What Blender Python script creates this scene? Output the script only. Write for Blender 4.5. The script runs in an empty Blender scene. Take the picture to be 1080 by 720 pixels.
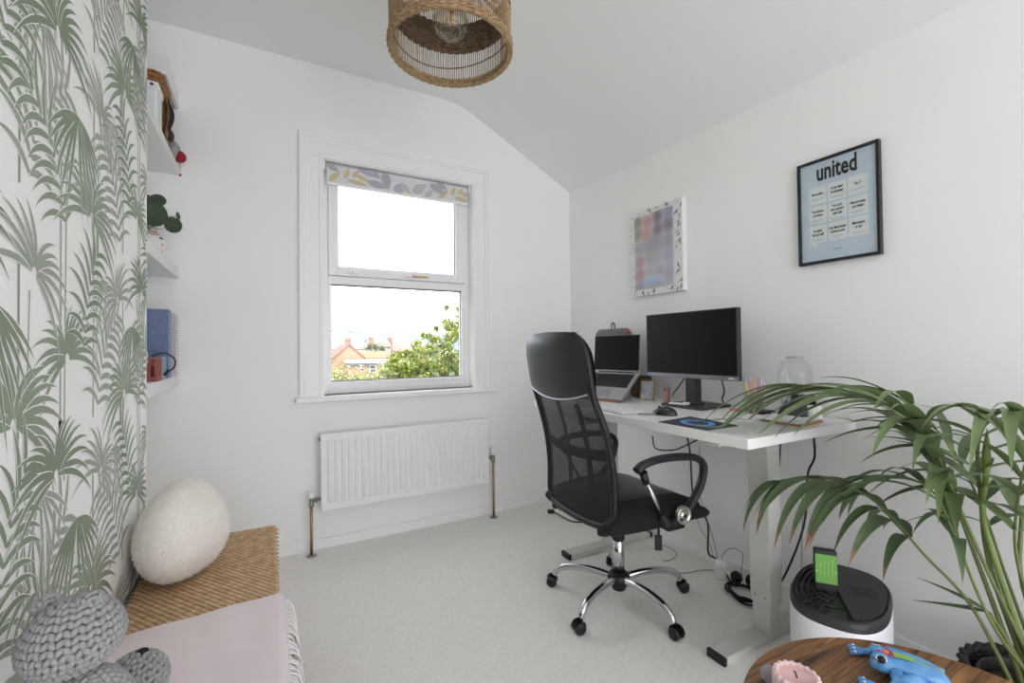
import bpy, bmesh, math, random
from mathutils import Vector, Matrix
PI = math.pi
rnd = random.Random(7)
scene = bpy.context.scene
COL = scene.collection

# ------------------------------------------------------------------ camera
CX, CY = 540.0, 360.0
VX, VY = (1405.0, 358.0), (279.0, 370.0)          # vanishing points of the room's two axes
FPX = math.sqrt(-((VX[0]-CX)*(VY[0]-CX) + (VX[1]-CY)*(VY[1]-CY)))
H = 1.12
def _cd(u, v): return Vector((u-CX, -(v-CY), FPX))
EX = _cd(*VX).normalized(); EY = _cd(*VY).normalized(); EZ = EX.cross(EY)
if EZ.y < 0: EZ = -EZ
cam_d = bpy.data.cameras.new('camera'); cam_d.sensor_width = 36.0
cam_d.lens = FPX/1080.0*36.0; cam_d.clip_start = 0.02; cam_d.clip_end = 5000
cam = bpy.data.objects.new('camera', cam_d); COL.objects.link(cam)
cam.matrix_world = Matrix(((EX.x, EX.y, -EX.z, 0), (EY.x, EY.y, -EY.z, 0), (EZ.x, EZ.y, -EZ.z, H), (0, 0, 0, 1)))
scene.camera = cam
def ray(u, v):
    d = _cd(u, v)/FPX
    return Vector((EX.dot(d), EY.dot(d), EZ.dot(d)))
def atz(u, v, z): d = ray(u, v); return d*((z-H)/d.z) + Vector((0, 0, H))
def atx(u, v, x): d = ray(u, v); return d*(x/d.x) + Vector((0, 0, H))
def aty(u, v, y): d = ray(u, v); return d*(y/d.y) + Vector((0, 0, H))

# ------------------------------------------------------------------ sky, light, exposure
SKY = 4.0
world = bpy.data.worlds.new('overcast_sky'); scene.world = world; world.use_nodes = True
wb = world.node_tree.nodes['Background']
wb.inputs[0].default_value = (0.938, 0.946, 1.0, 1); wb.inputs[1].default_value = SKY
scene.view_settings.view_transform = 'Standard'; scene.view_settings.look = 'None'
scene.view_settings.gamma = 1.0; scene.view_settings.use_curve_mapping = False
scene.view_settings.exposure = 0.06
scene.cycles.use_denoising = True
scene.cycles.max_bounces = 16; scene.cycles.diffuse_bounces = 12; scene.cycles.transparent_max_bounces = 24
scene.cycles.caustics_reflective = False; scene.cycles.caustics_refractive = False
scene.cycles.sample_clamp_indirect = 6.0
def portal(name, loc, rot, sx, sy):
    d = bpy.data.lights.new(name, 'AREA'); d.shape = 'RECTANGLE'; d.size = sx; d.size_y = sy
    d.cycles.is_portal = True
    o = bpy.data.objects.new(name, d); o.location = loc; o.rotation_euler = rot; COL.objects.link(o)
portal('window_daylight', (0.76, 2.90, 1.53), (-PI/2, 0, 0), 0.95, 1.36)
portal('rear_fill_portal', (0.81, -2.31, 1.075), (PI/2, 0, 0), 2.22, 2.05)  # portal for the added opening behind the viewer, sized as room fill

# ------------------------------------------------------------------ helpers: materials
def lin(c):
    return tuple((x/255/12.92 if x/255 <= .04045 else ((x/255+.055)/1.055)**2.4) for x in c)
MATS = {}
def M(name, col, rough=.55, metal=0.0, var=0.0, scale=30, bump=0.0, bscale=None, col2=None, stretch=(1, 1, 1),
      coat=0, trans=0, ior=1.45, alpha=1, sheen=0, sss=0, spec=None, bdist=.002):
    if name in MATS: return MATS[name]
    m = bpy.data.materials.new(name); m.use_nodes = True; nt = m.node_tree; b = nt.nodes['Principled BSDF']
    c = lin(col); b.inputs['Base Color'].default_value = (*c, 1)
    b.inputs['Roughness'].default_value = rough; b.inputs['Metallic'].default_value = metal
    b.inputs['Coat Weight'].default_value = coat; b.inputs['Transmission Weight'].default_value = trans
    b.inputs['IOR'].default_value = ior; b.inputs['Alpha'].default_value = alpha
    b.inputs['Sheen Weight'].default_value = sheen; b.inputs['Subsurface Weight'].default_value = sss
    if sss: b.inputs['Subsurface Radius'].default_value = (.01, .006, .005)
    if spec is not None: b.inputs['Specular IOR Level'].default_value = spec
    tc = nt.nodes.new('ShaderNodeTexCoord'); mp = nt.nodes.new('ShaderNodeMapping')
    mp.inputs['Scale'].default_value = stretch; nt.links.new(tc.outputs['Object'], mp.inputs['Vector'])
    if var or col2:
        n = nt.nodes.new('ShaderNodeTexNoise'); n.inputs['Scale'].default_value = scale; n.inputs['Detail'].default_value = 4
        nt.links.new(mp.outputs[0], n.inputs['Vector'])
        r = nt.nodes.new('ShaderNodeValToRGB')
        ca = lin(col2) if col2 else tuple(x*(1-var) for x in c)
        r.color_ramp.elements[0].position = .35; r.color_ramp.elements[1].position = .68
        r.color_ramp.elements[0].color = (*ca, 1); r.color_ramp.elements[1].color = (*c, 1)
        nt.links.new(n.outputs['Fac'], r.inputs[0]); nt.links.new(r.outputs[0], b.inputs['Base Color'])
    if bump:
        n2 = nt.nodes.new('ShaderNodeTexNoise'); n2.inputs['Scale'].default_value = bscale or scale*3; n2.inputs['Detail'].default_value = 3
        nt.links.new(mp.outputs[0], n2.inputs['Vector'])
        bp = nt.nodes.new('ShaderNodeBump'); bp.inputs['Strength'].default_value = bump; bp.inputs['Distance'].default_value = bdist
        nt.links.new(n2.outputs['Fac'], bp.inputs['Height']); nt.links.new(bp.outputs[0], b.inputs['Normal'])
    MATS[name] = m
    return m
def emit_free_glass(name, tint=(250, 252, 252), gloss=.08, rough=0.0):
    """thin clear glass: straight-through transparency with a Fresnel gloss"""
    if name in MATS: return MATS[name]
    m = bpy.data.materials.new(name); m.use_nodes = True; nt = m.node_tree; nt.nodes.clear()
    out = nt.nodes.new('ShaderNodeOutputMaterial'); mx = nt.nodes.new('ShaderNodeMixShader')
    t = nt.nodes.new('ShaderNodeBsdfTransparent'); g = nt.nodes.new('ShaderNodeBsdfGlossy')
    t.inputs[0].default_value = (*lin(tint), 1); g.inputs['Roughness'].default_value = rough
    lw = nt.nodes.new('ShaderNodeLayerWeight'); lw.inputs['Blend'].default_value = .35
    mu = nt.nodes.new('ShaderNodeMath'); mu.operation = 'MULTIPLY_ADD'; mu.inputs[1].default_value = .30; mu.inputs[2].default_value = gloss*.2
    nt.links.new(lw.outputs['Facing'], mu.inputs[0]); nt.links.new(mu.outputs[0], mx.inputs[0])
    nt.links.new(t.outputs[0], mx.inputs[1]); nt.links.new(g.outputs[0], mx.inputs[2]); nt.links.new(mx.outputs[0], out.inputs[0])
    MATS[name] = m
    return m

# ------------------------------------------------------------------ helpers: geometry (bmesh shapes)
def NB(): return bmesh.new()
def box(bm, x0, x1, y0, y1, z0, z1, bev=0.0, seg=2, mi=0):
    r = bmesh.ops.create_cube(bm, size=1.0)
    vs = r['verts']
    for v in vs:
        v.co = Vector((x0+(v.co.x+.5)*(x1-x0), y0+(v.co.y+.5)*(y1-y0), z0+(v.co.z+.5)*(z1-z0)))
    fs = list({f for v in vs for f in v.link_faces})
    for f in fs: f.material_index = mi
    if bev > 0:
        es = list({e for v in vs for e in v.link_edges})
        r2 = bmesh.ops.bevel(bm, geom=es, offset=bev, segments=seg, affect='EDGES', profile=.5, material=-1)
        for f in r2['faces']: f.material_index = mi
        return None
    return vs
def obox(bm, c, ax, ay, az, sx, sy, sz, bev=0.0, mi=0):
    """box centred at c along unit axes ax, ay, az with full sizes"""
    n0 = len(bm.verts)
    box(bm, -sx/2, sx/2, -sy/2, sy/2, -sz/2, sz/2, bev, mi=mi)
    bm.verts.ensure_lookup_table()
    for v in bm.verts[n0:]:
        v.co = Vector(c) + ax*v.co.x + ay*v.co.y + az*v.co.z
def frame_for(t):
    t = t.normalized(); a = Vector((0, 0, 1)) if abs(t.z) < .9 else Vector((1, 0, 0))
    s = t.cross(a).normalized(); return s, s.cross(t).normalized()
def tube(bm, pts, r, n=8, cap=True, mi=0, flat=1.0):
    pts = [Vector(p) for p in pts]; rings = []
    if not isinstance(r, (list, tuple)): r = [r]*len(pts)
    prev = None
    for i, p in enumerate(pts):
        t = (pts[min(i+1, len(pts)-1)] - pts[max(i-1, 0)])
        if t.length < 1e-9: t = Vector((0, 0, 1))
        t.normalize()
        if prev is None: s, u = frame_for(t)
        else:
            s = prev - t*prev.dot(t)
            if s.length < 1e-6: s, u = frame_for(t)
            else: s.normalize()
            u = s.cross(t).normalized()
        prev = s
        rings.append([bm.verts.new(p + (s*math.cos(2*PI*k/n) + u*(math.sin(2*PI*k/n)*flat))*r[i]) for k in range(n)])
    for a, b in zip(rings, rings[1:]):
        for k in range(n):
            f = bm.faces.new((a[k], a[(k+1) % n], b[(k+1) % n], b[k])); f.material_index = mi; f.smooth = True
    if cap:
        for rg, rev in ((rings[0], False), (rings[-1], True)):
            try:
                f = bm.faces.new(rg if not rev else rg[::-1]); f.material_index = mi
            except ValueError: pass
    return rings
def lathe(bm, prof, c=(0, 0, 0), n=32, sx=1.0, sy=1.0, mi=0, close=False, rot=0.0, axis=None):
    """prof: (radius, height) pairs around z through c; axis=(a,b,d) unit vectors replaces x,y,z"""
    c = Vector(c); rings = []
    ax = axis or (Vector((1, 0, 0)), Vector((0, 1, 0)), Vector((0, 0, 1)))
    for (r, z) in prof:
        if r < 1e-6: rings.append([bm.verts.new(c + ax[2]*z)])
        else: rings.append([bm.verts.new(c + ax[0]*(r*sx*math.cos(2*PI*k/n+rot)) + ax[1]*(r*sy*math.sin(2*PI*k/n+rot)) + ax[2]*z) for k in range(n)])
    prs = list(zip(rings, rings[1:]))
    if close: prs.append((rings[-1], rings[0]))
    for a, b in prs:
        for k in range(n):
            k2 = (k+1) % n
            if len(a) == 1 and len(b) == 1: continue
            if len(a) == 1: vs = (a[0], b[k2], b[k])
            elif len(b) == 1: vs = (a[k], a[k2], b[0])
            else: vs = (a[k], a[k2], b[k2], b[k])
            f = bm.faces.new(vs); f.material_index = mi; f.smooth = True
def ell(bm, c, rx, ry, rz, seg=16, ring=10, mi=0, fn=None):
    c = Vector(c)
    prof = [(math.sin(PI*i/ring), -math.cos(PI*i/ring)) for i in range(ring+1)]
    n0 = len(bm.verts)
    lathe(bm, [(r if 0 < i < ring else 0, z) for i, (r, z) in enumerate(prof)], (0, 0, 0), seg, mi=mi)
    bm.verts.ensure_lookup_table()
    for v in bm.verts[n0:]:
        p = v.co.copy()
        if fn: p = fn(p)
        v.co = c + Vector((p.x*rx, p.y*ry, p.z*rz))
def prism(bm, poly, d, mi=0):
    """poly: list of 3D points (a planar loop), extruded by vector d"""
    d = Vector(d); a = [bm.verts.new(Vector(p)) for p in poly]; b = [bm.verts.new(Vector(p)+d) for p in poly]
    n = len(a)
    fs = [bm.faces.new(a[::-1]), bm.faces.new(b)]
    fs += [bm.faces.new((a[k], a[(k+1) % n], b[(k+1) % n], b[k])) for k in range(n)]
    for f in fs: f.material_index = mi
def strip(bm, L, R, mi=0, smooth=True):
    a = [bm.verts.new(p) for p in L]; b = [bm.verts.new(p) for p in R]
    for i in range(len(a)-1):
        f = bm.faces.new((a[i], b[i], b[i+1], a[i+1])); f.material_index = mi; f.smooth = smooth
def grid(bm, fn, nu, nv, mi=0, smooth=True):
    V = [[bm.verts.new(fn(i/nu, j/nv)) for j in range(nv+1)] for i in range(nu+1)]
    for i in range(nu):
        for j in range(nv):
            f = bm.faces.new((V[i][j], V[i+1][j], V[i+1][j+1], V[i][j+1])); f.material_index = mi; f.smooth = smooth
    return V
def bez(ps, n=12):
    """Catmull-Rom through the points"""
    ps = [Vector(p) for p in ps]
    if len(ps) < 3: return [ps[0].lerp(ps[1], i/n) for i in range(n+1)]
    e = [2*ps[0]-ps[1]] + ps + [2*ps[-1]-ps[-2]]; out = []
    for i in range(1, len(e)-2):
        for k in range(n):
            t = k/n; a, b, c, d = e[i-1], e[i], e[i+1], e[i+2]
            out.append(.5*((2*b) + (c-a)*t + (2*a-5*b+4*c-d)*t*t + (3*b-a-3*c+d)*t**3))
    out.append(ps[-1]); return out

# ------------------------------------------------------------------ helpers: objects
BASE = {}
def tag(o, label=None, cat=None, group=None, kind=None):
    if label: o['label'] = label
    if cat: o['category'] = cat
    if group: o['group'] = group
    if kind: o['kind'] = kind
    return o
def thing(name, loc, label, cat, group=None, rotz=0.0):
    o = bpy.data.objects.new(name, None); o.empty_display_size = .05; COL.objects.link(o)
    o.location = loc; o.rotation_euler = (0, 0, rotz); BASE[o.name] = Vector(loc)
    return tag(o, label, cat, group)
def obj(name, bm, mats, parent=None, local=False, smooth=None, top=False):
    """one mesh object. parent: world-space geometry is kept in place (local=False)"""
    bmesh.ops.recalc_face_normals(bm, faces=bm.faces[:]) if not top == 'raw' else None
    me = bpy.data.meshes.new(name)
    if smooth is not None:
        for f in bm.faces: f.smooth = smooth
    if not isinstance(mats, (list, tuple)): mats = [mats]
    for m in mats: me.materials.append(m)
    base = None
    if parent is None and len(bm.verts):
        xs = [v.co for v in bm.verts]
        base = Vector(((min(v.x for v in xs)+max(v.x for v in xs))/2, (min(v.y for v in xs)+max(v.y for v in xs))/2, min(v.z for v in xs)))
        bmesh.ops.translate(bm, verts=bm.verts[:], vec=-base)
    bm.to_mesh(me); bm.free()
    o = bpy.data.objects.new(name, me); COL.objects.link(o)
    if base is not None: o.location = base; BASE[o.name] = base
    if parent is not None:
        o.parent = parent
        if not local and parent.name in BASE: o.matrix_parent_inverse = Matrix.Translation(-BASE[parent.name])
    return o
def struct(name, bm, mats, parent=None, **k):
    o = obj(name, bm, mats, parent, **k)
    if parent is None: o['kind'] = 'structure'
    return o
def top(name, bm, mats, label, cat, group=None, **k): return tag(obj(name, bm, mats, **k), label, cat, group)
def autosmooth(o, ang=40):
    for p in o.data.polygons: p.use_smooth = True
    try: o.data.set_sharp_from_angle(angle=math.radians(ang))
    except Exception: pass
    return o
def text_mesh(bm, body, size, origin, ax, ay, mi=0, bold=0.0, squeeze=1.0, align='CENTER', shear=0):
    """flat lettering laid into bm on the plane origin + ax*x + ay*y"""
    cu = bpy.data.curves.new('t', 'FONT'); cu.body = body; cu.size = size; cu.align_x = align; cu.align_y = 'CENTER'
    cu.offset = bold; cu.shear = shear; cu.resolution_u = 2
    o = bpy.data.objects.new('t', cu); me = bpy.data.meshes.new_from_object(o)
    vs = [bm.verts.new(Vector(origin) + ax*(v.co.x*squeeze) + ay*v.co.y) for v in me.vertices]
    for p in me.polygons:
        try:
            f = bm.faces.new([vs[i] for i in p.vertices]); f.material_index = mi
        except ValueError: pass
    bpy.data.objects.remove(o); bpy.data.curves.remove(cu); bpy.data.meshes.remove(me)
def copy_tree(o, parent=None):
    c = o.copy(); COL.objects.link(c)
    if parent is not None: c.parent = parent
    for ch in list(o.children): copy_tree(ch, c)
    return c
X1, Y1, Z1 = Vector((1, 0, 0)), Vector((0, 1, 0)), Vector((0, 0, 1))
WHITE = M('white_gloss_paint', (244, 244, 244), .35)
BLACK = M('black_plastic', (26, 26, 28), .4)
CHROME = M('chrome', (210, 210, 212), .12, 1.0)
# ------------------------------------------------------------------ the room shell
YB, XR, XL = 2.775, 2.035, -0.335
YE = 1.85                                   # end of the chimney breast
WALL = M('matt_white_wall_paint', (245, 245, 244), .85, var=.02, scale=3, bump=.06, bscale=140)
CEIL = M('matt_white_ceiling_paint', (239, 239, 239), .9, var=.015, scale=2, bump=.05, bscale=120)
PAPER = M('wallpaper_ground', (240, 240, 238), .7, bump=.05, bscale=300)
# carpet: cut pile, fine light speckle and relief
CARPET = M('cut_pile_carpet', (245, 243, 239), .95, col2=(237, 234, 229), scale=90, bump=.5, bscale=330, sheen=.1, bdist=.004)
bm = NB()
box(bm, -.80, 2.15, -2.4, 2.90, -.06, 0)
struct('floor', bm, CARPET)
# ceiling: flat, then a rounded turn into the slope that comes down on the right wall
bm = NB(); secs = []
for y, ze in ((-2.45, 2.236), (.8, 2.238), (1.5, 2.246), (2.0, 2.256), (2.4, 2.272), (2.85, 2.293)):
    k = (2.626-ze)/(2.05-1.40)                  # eaves sag a little along the wall
    pr = [(-.85, 2.757), (1.04, 2.757), (1.10, 2.752), (1.16, 2.738), (1.22, 2.714), (1.30, 2.676), (1.40, 2.626), (2.16, ze-k*.11), (2.16, 2.95), (-.85, 2.95)]
    secs.append([bm.verts.new((x, y, z)) for x, z in pr])
for A_, B_ in zip(secs, secs[1:]):
    for i in range(10): bm.faces.new((A_[i], A_[(i+1) % 10], B_[(i+1) % 10], B_[i]))
bm.faces.new(secs[0]); bm.faces.new(secs[-1][::-1])
ce = struct('ceiling', bm, CEIL); autosmooth(ce, 35)
# back wall, with the window opening
WX0, WX1, WZ0, WZ1 = .294, 1.227, .862, 2.222
bm = NB()
T0, T1 = YB, YB+.14
box(bm, -.85, WX0, T0, T1, 0, 2.8); box(bm, WX1, 2.2, T0, T1, 0, 2.8)
box(bm, WX0, WX1, T0, T1, 0, WZ0); box(bm, WX0, WX1, T0, T1, WZ1, 2.8)
struct('wall_back', bm, WALL)
bm = NB(); box(bm, XR, XR+.12, -2.4, YB, 0, 2.4); struct('wall_right', bm, WALL)
bm = NB(); box(bm, -.74, XL, -2.4, YE, 0, 2.80)
wl = struct('wall_left', bm, PAPER)
bm = NB(); box(bm, -.86, -.74, -2.4, YB, 0, 2.80); struct('wall_alcove', bm, WALL)
# unseen wall behind the viewer; wide opening added to fill the room with skylight
bm = NB()
box(bm, -.34, 2.1, -2.42, -2.32, 0, .05); box(bm, -.34, 2.1, -2.42, -2.32, 2.1, 2.76)
box(bm, -.34, -.28, -2.42, -2.32, .05, 2.1); box(bm, 1.92, 2.1, -2.42, -2.32, .05, 2.1)
struct('wall_rear', bm, WALL)
# skirting
def skirt(name, x0, x1, y0, y1):
    bm = NB(); box(bm, x0, x1, y0, y1, 0, .058, .004, 1); struct(name, bm, WHITE)
skirt('baseboard_back', -.74, XR, YB-.014, YB); skirt('baseboard_right', XR-.014, XR, -2.3, YB-.014)

# ------------------------------------------------------------------ wallpaper print: palms
GRN = [M('print_sage_green', (142, 154, 132), .7, var=.10, scale=9), M('print_deep_sage', (130, 143, 120), .7, var=.10, scale=9),
       M('print_silver_sage', (160, 166, 154), .7, var=.08, scale=9)]
def paper_print():
    bm = NB(); R = random.Random(11)
    SC = 1.32
    def blade(p, ang, ln, bend, wid, off, mi, n=7):
        """one leaf blade in (y,z): angle from up (+ = towards +y), turning by bend over its length"""
        y, z = p; L = []; Rr = []; a = ang
        for i in range(n+1):
            t = i/n; w = wid*(math.sin(PI*min(1, .12+.88*t)**.75) if t < 1 else 0)*.5
            cy, cz = math.cos(a), -math.sin(a)
            L.append((y-cy*w, z-cz*w)); Rr.append((y+cy*w, z+cz*w))
            y += math.sin(a)*ln/n; z += math.cos(a)*ln/n; a += bend/n
        for i in range(n):
            q = [L[i], Rr[i], Rr[i+1], L[i+1]]
            if any(yy > YE-.001 or yy < .12 or zz < .02 or zz > 2.74 for yy, zz in q): continue
            f = bm.faces.new([bm.verts.new((XL+off, yy, zz)) for yy, zz in q]); f.material_index = mi
    def leafy(p, ang, ln, bend, wid, layer, mi):
        o = .0003 + layer*.00013 + R.random()*.00005
        blade(p, ang, ln*1.015, bend, wid*.74+.0038, o, 3); blade(p, ang, ln, bend, wid*.74, o+.00006, mi)
    def stem(y, z0, z1, w, layer, mi, lean=0):
        o = .0003+layer*.00013; n = 6
        for k in range(n):
            a, b = z0+(z1-z0)*k/n, z0+(z1-z0)*(k+1)/n
            ya, yb = y+lean*(k/n)**2, y+lean*((k+1)/n)**2
            if max(ya, yb) > YE-.008 or a < .02 or b > 2.74 or min(ya, yb) < .12: continue
            for ww, oo, mm in ((w+.004, 0, 3), (w, .00006, mi)):
                f = bm.faces.new([bm.verts.new((XL+o+oo, yy, zz)) for yy, zz in ((ya-ww/2, a), (ya+ww/2, a), (yb+ww/2, b), (yb-ww/2, b))]); f.material_index = mm
    def fan(y, z, s, tilt, layer, mi, n=15, r=R):
        """umbrella frond: short arched blades at the crown, long hanging ones below"""
        for k in range(n):
            q = (k/(n-1))*2-1
            a = tilt + q*1.75
            sg = 1 if q >= 0 else -1
            ln = s*(.62+.55*abs(q))*r.uniform(.9, 1.08)
            bend = sg*(1.25-.45*abs(q)) + r.uniform(-.08, .08)
            leafy((y+math.sin(a)*s*.06, z+math.cos(a)*s*.06), a, ln, bend, s*.10, layer+(k % 3)*.3, mi)
    def weep(y, z, s, layer, mi, n=11, r=R):
        """hanging tuft: blades that rise a touch and then fall nearly straight down"""
        for k in range(n):
            q = (k/(n-1))*2-1; sg = 1 if q >= 0 else -1
            leafy((y+q*s*.10, z+s*.03*(1-abs(q))), sg*(PI*.96-abs(q)*1.15), s*(1.12-.38*abs(q))*r.uniform(.92, 1.06), sg*(.02+.55*abs(q)), s*.085, layer+(k % 3)*.3, mi)
    def pinnate(y, z, s, a0, turn, layer, mi, n=10, r=R):
        """arched feather frond"""
        a = a0; yy, zz = y, z
        for k in range(n):
            t = k/(n-1)
            for sg in (-1, 1):
                la = a + sg*(1.0-.45*t)
                leafy((yy, zz), la, s*(.52-.22*abs(t-.35))*r.uniform(.9, 1.1), sg*.9+(.5 if la > 0 else -.5)*.5, s*.066, layer+(k % 3)*.3, mi)
            yy += math.sin(a)*s/n; zz += math.cos(a)*s/n; a += turn/n
    TW, TH = .265*SC, .62*SC
    for iy in range(-1, 7):
        for iz in range(-1, 5):
            oy = .05+iy*TW; oz = -.25+iz*TH+(TH/2 if iy % 2 else 0); fl = 1 if (iy//2) % 2 else -1
            def Y(v): return oy+TW/2+fl*(v-TW/2)
            r = random.Random(100+(iy % 4)*7)
            stem(Y(.035*SC), oz, oz+TH*1.02, .0085, 0, 2); stem(Y(.050*SC), oz-.1, oz+TH*.7, .006, .2, 0, .01*fl)
            stem(Y(.175*SC), oz, oz+TH*.86, .008, .5, 0); stem(Y(.192*SC), oz+.06*SC, oz+TH*.8, .005, .6, 2, .015*fl)
            pinnate(Y(.20*SC), oz+.02*SC, .22*SC, .25*fl, .9*fl, 1, 2, r=r)
            weep(Y(.235*SC), oz+.235*SC, .13*SC, 2, 2, 9, r=r)
            fan(Y(.06*SC), oz+.10*SC, .13*SC, -.25*fl, 3, 0, r=r)
            pinnate(Y(.05*SC), oz+.30*SC, .20*SC, -.35*fl, -.8*fl, 4, 0, 9, r=r)
            fan(Y(.165*SC), oz+.335*SC, .145*SC, .2*fl, 5, 0, 17, r=r)
            weep(Y(.10*SC), oz+.47*SC, .16*SC, 6, 1, 13, r=r)
            fan(Y(.215*SC), oz+.52*SC, .12*SC, .45*fl, 7, 2, 13, r=r)
            pinnate(Y(.13*SC), oz+.12*SC, .19*SC, .1*fl, .7*fl, 8, 1, 9, r=r)
            fan(Y(.02*SC), oz+.56*SC, .13*SC, -.1*fl, 9, 1, 15, r=r)
    o = obj('palm_print', bm, GRN+[PAPER], wl, top='raw')
    o['kind'] = 'stuff'; o['label'] = 'sage green palm pattern printed on white wallpaper'
paper_print()
# ------------------------------------------------------------------ window
UPVC = M('white_upvc', (242, 242, 242), .3)
GLASS = emit_free_glass('window_glass')
GASKET = M('dark_gasket', (70, 68, 84), .6)
def rect_frame(bm, x0, x1, z0, z1, w, y0, y1, bev=.003, wb=None, wt=None):
    wb = wb or w; wt = wt or w
    box(bm, x0, x0+w, y0, y1, z0, z1, bev, 1); box(bm, x1-w, x1, y0, y1, z0, z1, bev, 1)
    box(bm, x0+w-.001, x1-w+.001, y0, y1, z0, z0+wb, bev, 1); box(bm, x0+w-.001, x1-w+.001, y0, y1, z1-wt, z1, bev, 1)
win = thing('window_1', ((WX0+WX1)/2, YB+.06, WZ0), None, None); win['kind'] = 'structure'
FY = YB+.065
bm = NB(); rect_frame(bm, WX0, WX1, WZ0, WZ1, .034, FY-.002, FY+.065)
rect_frame(bm, WX0+.03, WX1-.03, WZ0+.03, 1.56, .022, FY+.004, FY+.06, .004, wb=.042, wt=.03)   # glazing bead of the fixed light
box(bm, WX0+.034, WX1-.034, FY-.004, FY+.065, 1.512, 1.560, .004, 1)                           # transom
obj('outer_frame', bm, UPVC, win)
bm = NB(); rect_frame(bm, .342, 1.180, .932, 1.512, .006, FY+.022, FY+.034, 0); obj('gasket', bm, GASKET, win)
bm = NB(); box(bm, .345, 1.178, FY+.026, FY+.032, .935, 1.510); obj('lower_pane', bm, GLASS, win)
bm = NB(); rect_frame(bm, WX0+.036, WX1-.036, 1.562, WZ1-.036, .048, FY-.016, FY+.05, .005)
rect_frame(bm, WX0+.082, WX1-.082, 1.608, WZ1-.082, .012, FY-.006, FY+.04, .004)
sash = obj('opening_sash', bm, UPVC, win)
bm = NB(); rect_frame(bm, WX0+.092, WX1-.092, 1.618, WZ1-.092, .004, FY+.012, FY+.026, 0); obj('gasket', bm, GASKET, sash)
bm = NB(); box(bm, WX0+.094, WX1-.094, FY+.016, FY+.022, 1.620, WZ1-.094); obj('upper_pane', bm, GLASS, sash)
BRASS = M('brass', (190, 150, 90), .35, .9)
def handle(x, lever):
    bm = NB(); box(bm, x-.03, x+.03, FY-.026, FY-.014, 1.572, 1.592, .004, 2); box(bm, x-.012, x+.012, FY-.045, FY-.02, 1.576, 1.590, .004, 2)
    h = obj('window_handle', bm, UPVC, sash)
    if lever:
        bm = NB(); box(bm, x+.02, x+.125, FY-.046, FY-.036, 1.578, 1.588, .003, 1); obj('lever', bm, BRASS, win)
handle(.47, False); handle(.80, True)
# reveal lining
bm = NB()
box(bm, WX0-.001, WX0+.004, YB-.002, FY, WZ0, WZ1); box(bm, WX1-.004, WX1+.001, YB-.002, FY, WZ0, WZ1); box(bm, WX0, WX1, YB-.002, FY, WZ1-.004, WZ1+.001)
obj('reveal_lining', bm, WHITE, win)
# moulded architrave: stepped boards with a bead at the outer edge
def arch_board(bm, side):
    steps = [(.0, .090, .016), (.084, .104, .026), (.100, .126, .034), (.010, .022, .020)]
    for a, b, d in steps:
        if side == 'l': box(bm, WX0-b, WX0-a, YB-d, YB+.001, WZ0-.01, WZ1+a, .004, 2)
        elif side == 'r': box(bm, WX1+a, WX1+b, YB-d, YB+.001, WZ0-.01, WZ1+a, .004, 2)
        else: box(bm, WX0-b, WX1+b, YB-d, YB+.001, WZ1+a, WZ1+b, .004, 2)
for nm, sd in (('trim_1', 'l'), ('trim_2', 'r'), ('trim_3', 't')):
    bm = NB(); arch_board(bm, sd); struct(nm, bm, WHITE)
bm = NB(); box(bm, .146, 1.385, YB-.052, FY+.01, .826, .862, .012, 3); sill = struct('trim_4', bm, WHITE)
# roller blind
bl = thing('roller_blind', (.76, YB+.03, 2.09), 'grey and ochre leaf print roller blind rolled up at the top of the window', 'blind')
FAB = M('blind_fabric', (222, 221, 226), .85, bump=.2, bscale=400)
bm = NB(); tube(bm, [(.312, YB+.034, 2.193), (1.205, YB+.034, 2.193)], .021, 20); obj('roll', bm, FAB, bl)
bm = NB(); box(bm, .318, 1.199, YB+.012, YB+.015, 2.092, 2.195, 0); fb = obj('fabric_drop', bm, FAB, bl)
bm = NB(); box(bm, .318, 1.199, YB+.006, YB+.020, 2.082, 2.096, .003, 2); obj('bottom_bar', bm, UPVC, bl)
for x in (.303, 1.214):
    bm = NB(); box(bm, x-.006, x+.006, YB+.008, YB+.058, 2.166, 2.216, .002, 1); obj('bracket', bm, UPVC, bl)
LEAFC = [M('print_ochre', (206, 192, 154), .85), M('print_slate', (172, 174, 182), .85), M('print_pale_grey', (192, 194, 194), .85), M('print_lilac_grey', (180, 180, 194), .85)]
bm = NB()
def pleaf(bm, c, ang, ln, w, mi, yy):
    n = 8; L = []; Rr = []
    for i in range(n+1):
        t = i/n; ww = w*math.sin(PI*t**.8)
        p = Vector((c[0]+math.cos(ang)*ln*(t-.5), yy, c[1]+math.sin(ang)*ln*(t-.5))); q = Vector((-math.sin(ang), 0, math.cos(ang)))
        f0 = p+q*ww; f1 = p-q*ww
        for f in (f0, f1): f.z = max(2.097, min(2.212, f.z)); f.x = max(.32, min(1.197, f.x))
        L.append(f0); Rr.append(f1)
    strip(bm, L, Rr, mi, False)
LK = 0
for base, flip in ((.36, 1), (1.03, 1)):
    for dx, dz, an, ln, w, mi in ((-.01, 2.185, -.5, .08, .02, 1), (.0, 2.135, .8, .09, .018, 0), (.07, 2.165, 1.2, .07, .014, 0), (.12, 2.17, .9, .06, .013, 0), (.16, 2.15, -.3, .10, .014, 0), (.13, 2.118, -.15, .13, .013, 0), (.20, 2.185, -.2, .16, .016, 3), (.25, 2.125, -.15, .14, .022, 1)):
        if base+dx < 1.2:
            LK += 1; pleaf(bm, (base+dx, dz), an, ln, w, mi, YB+.0117-.00012*LK)
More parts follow.
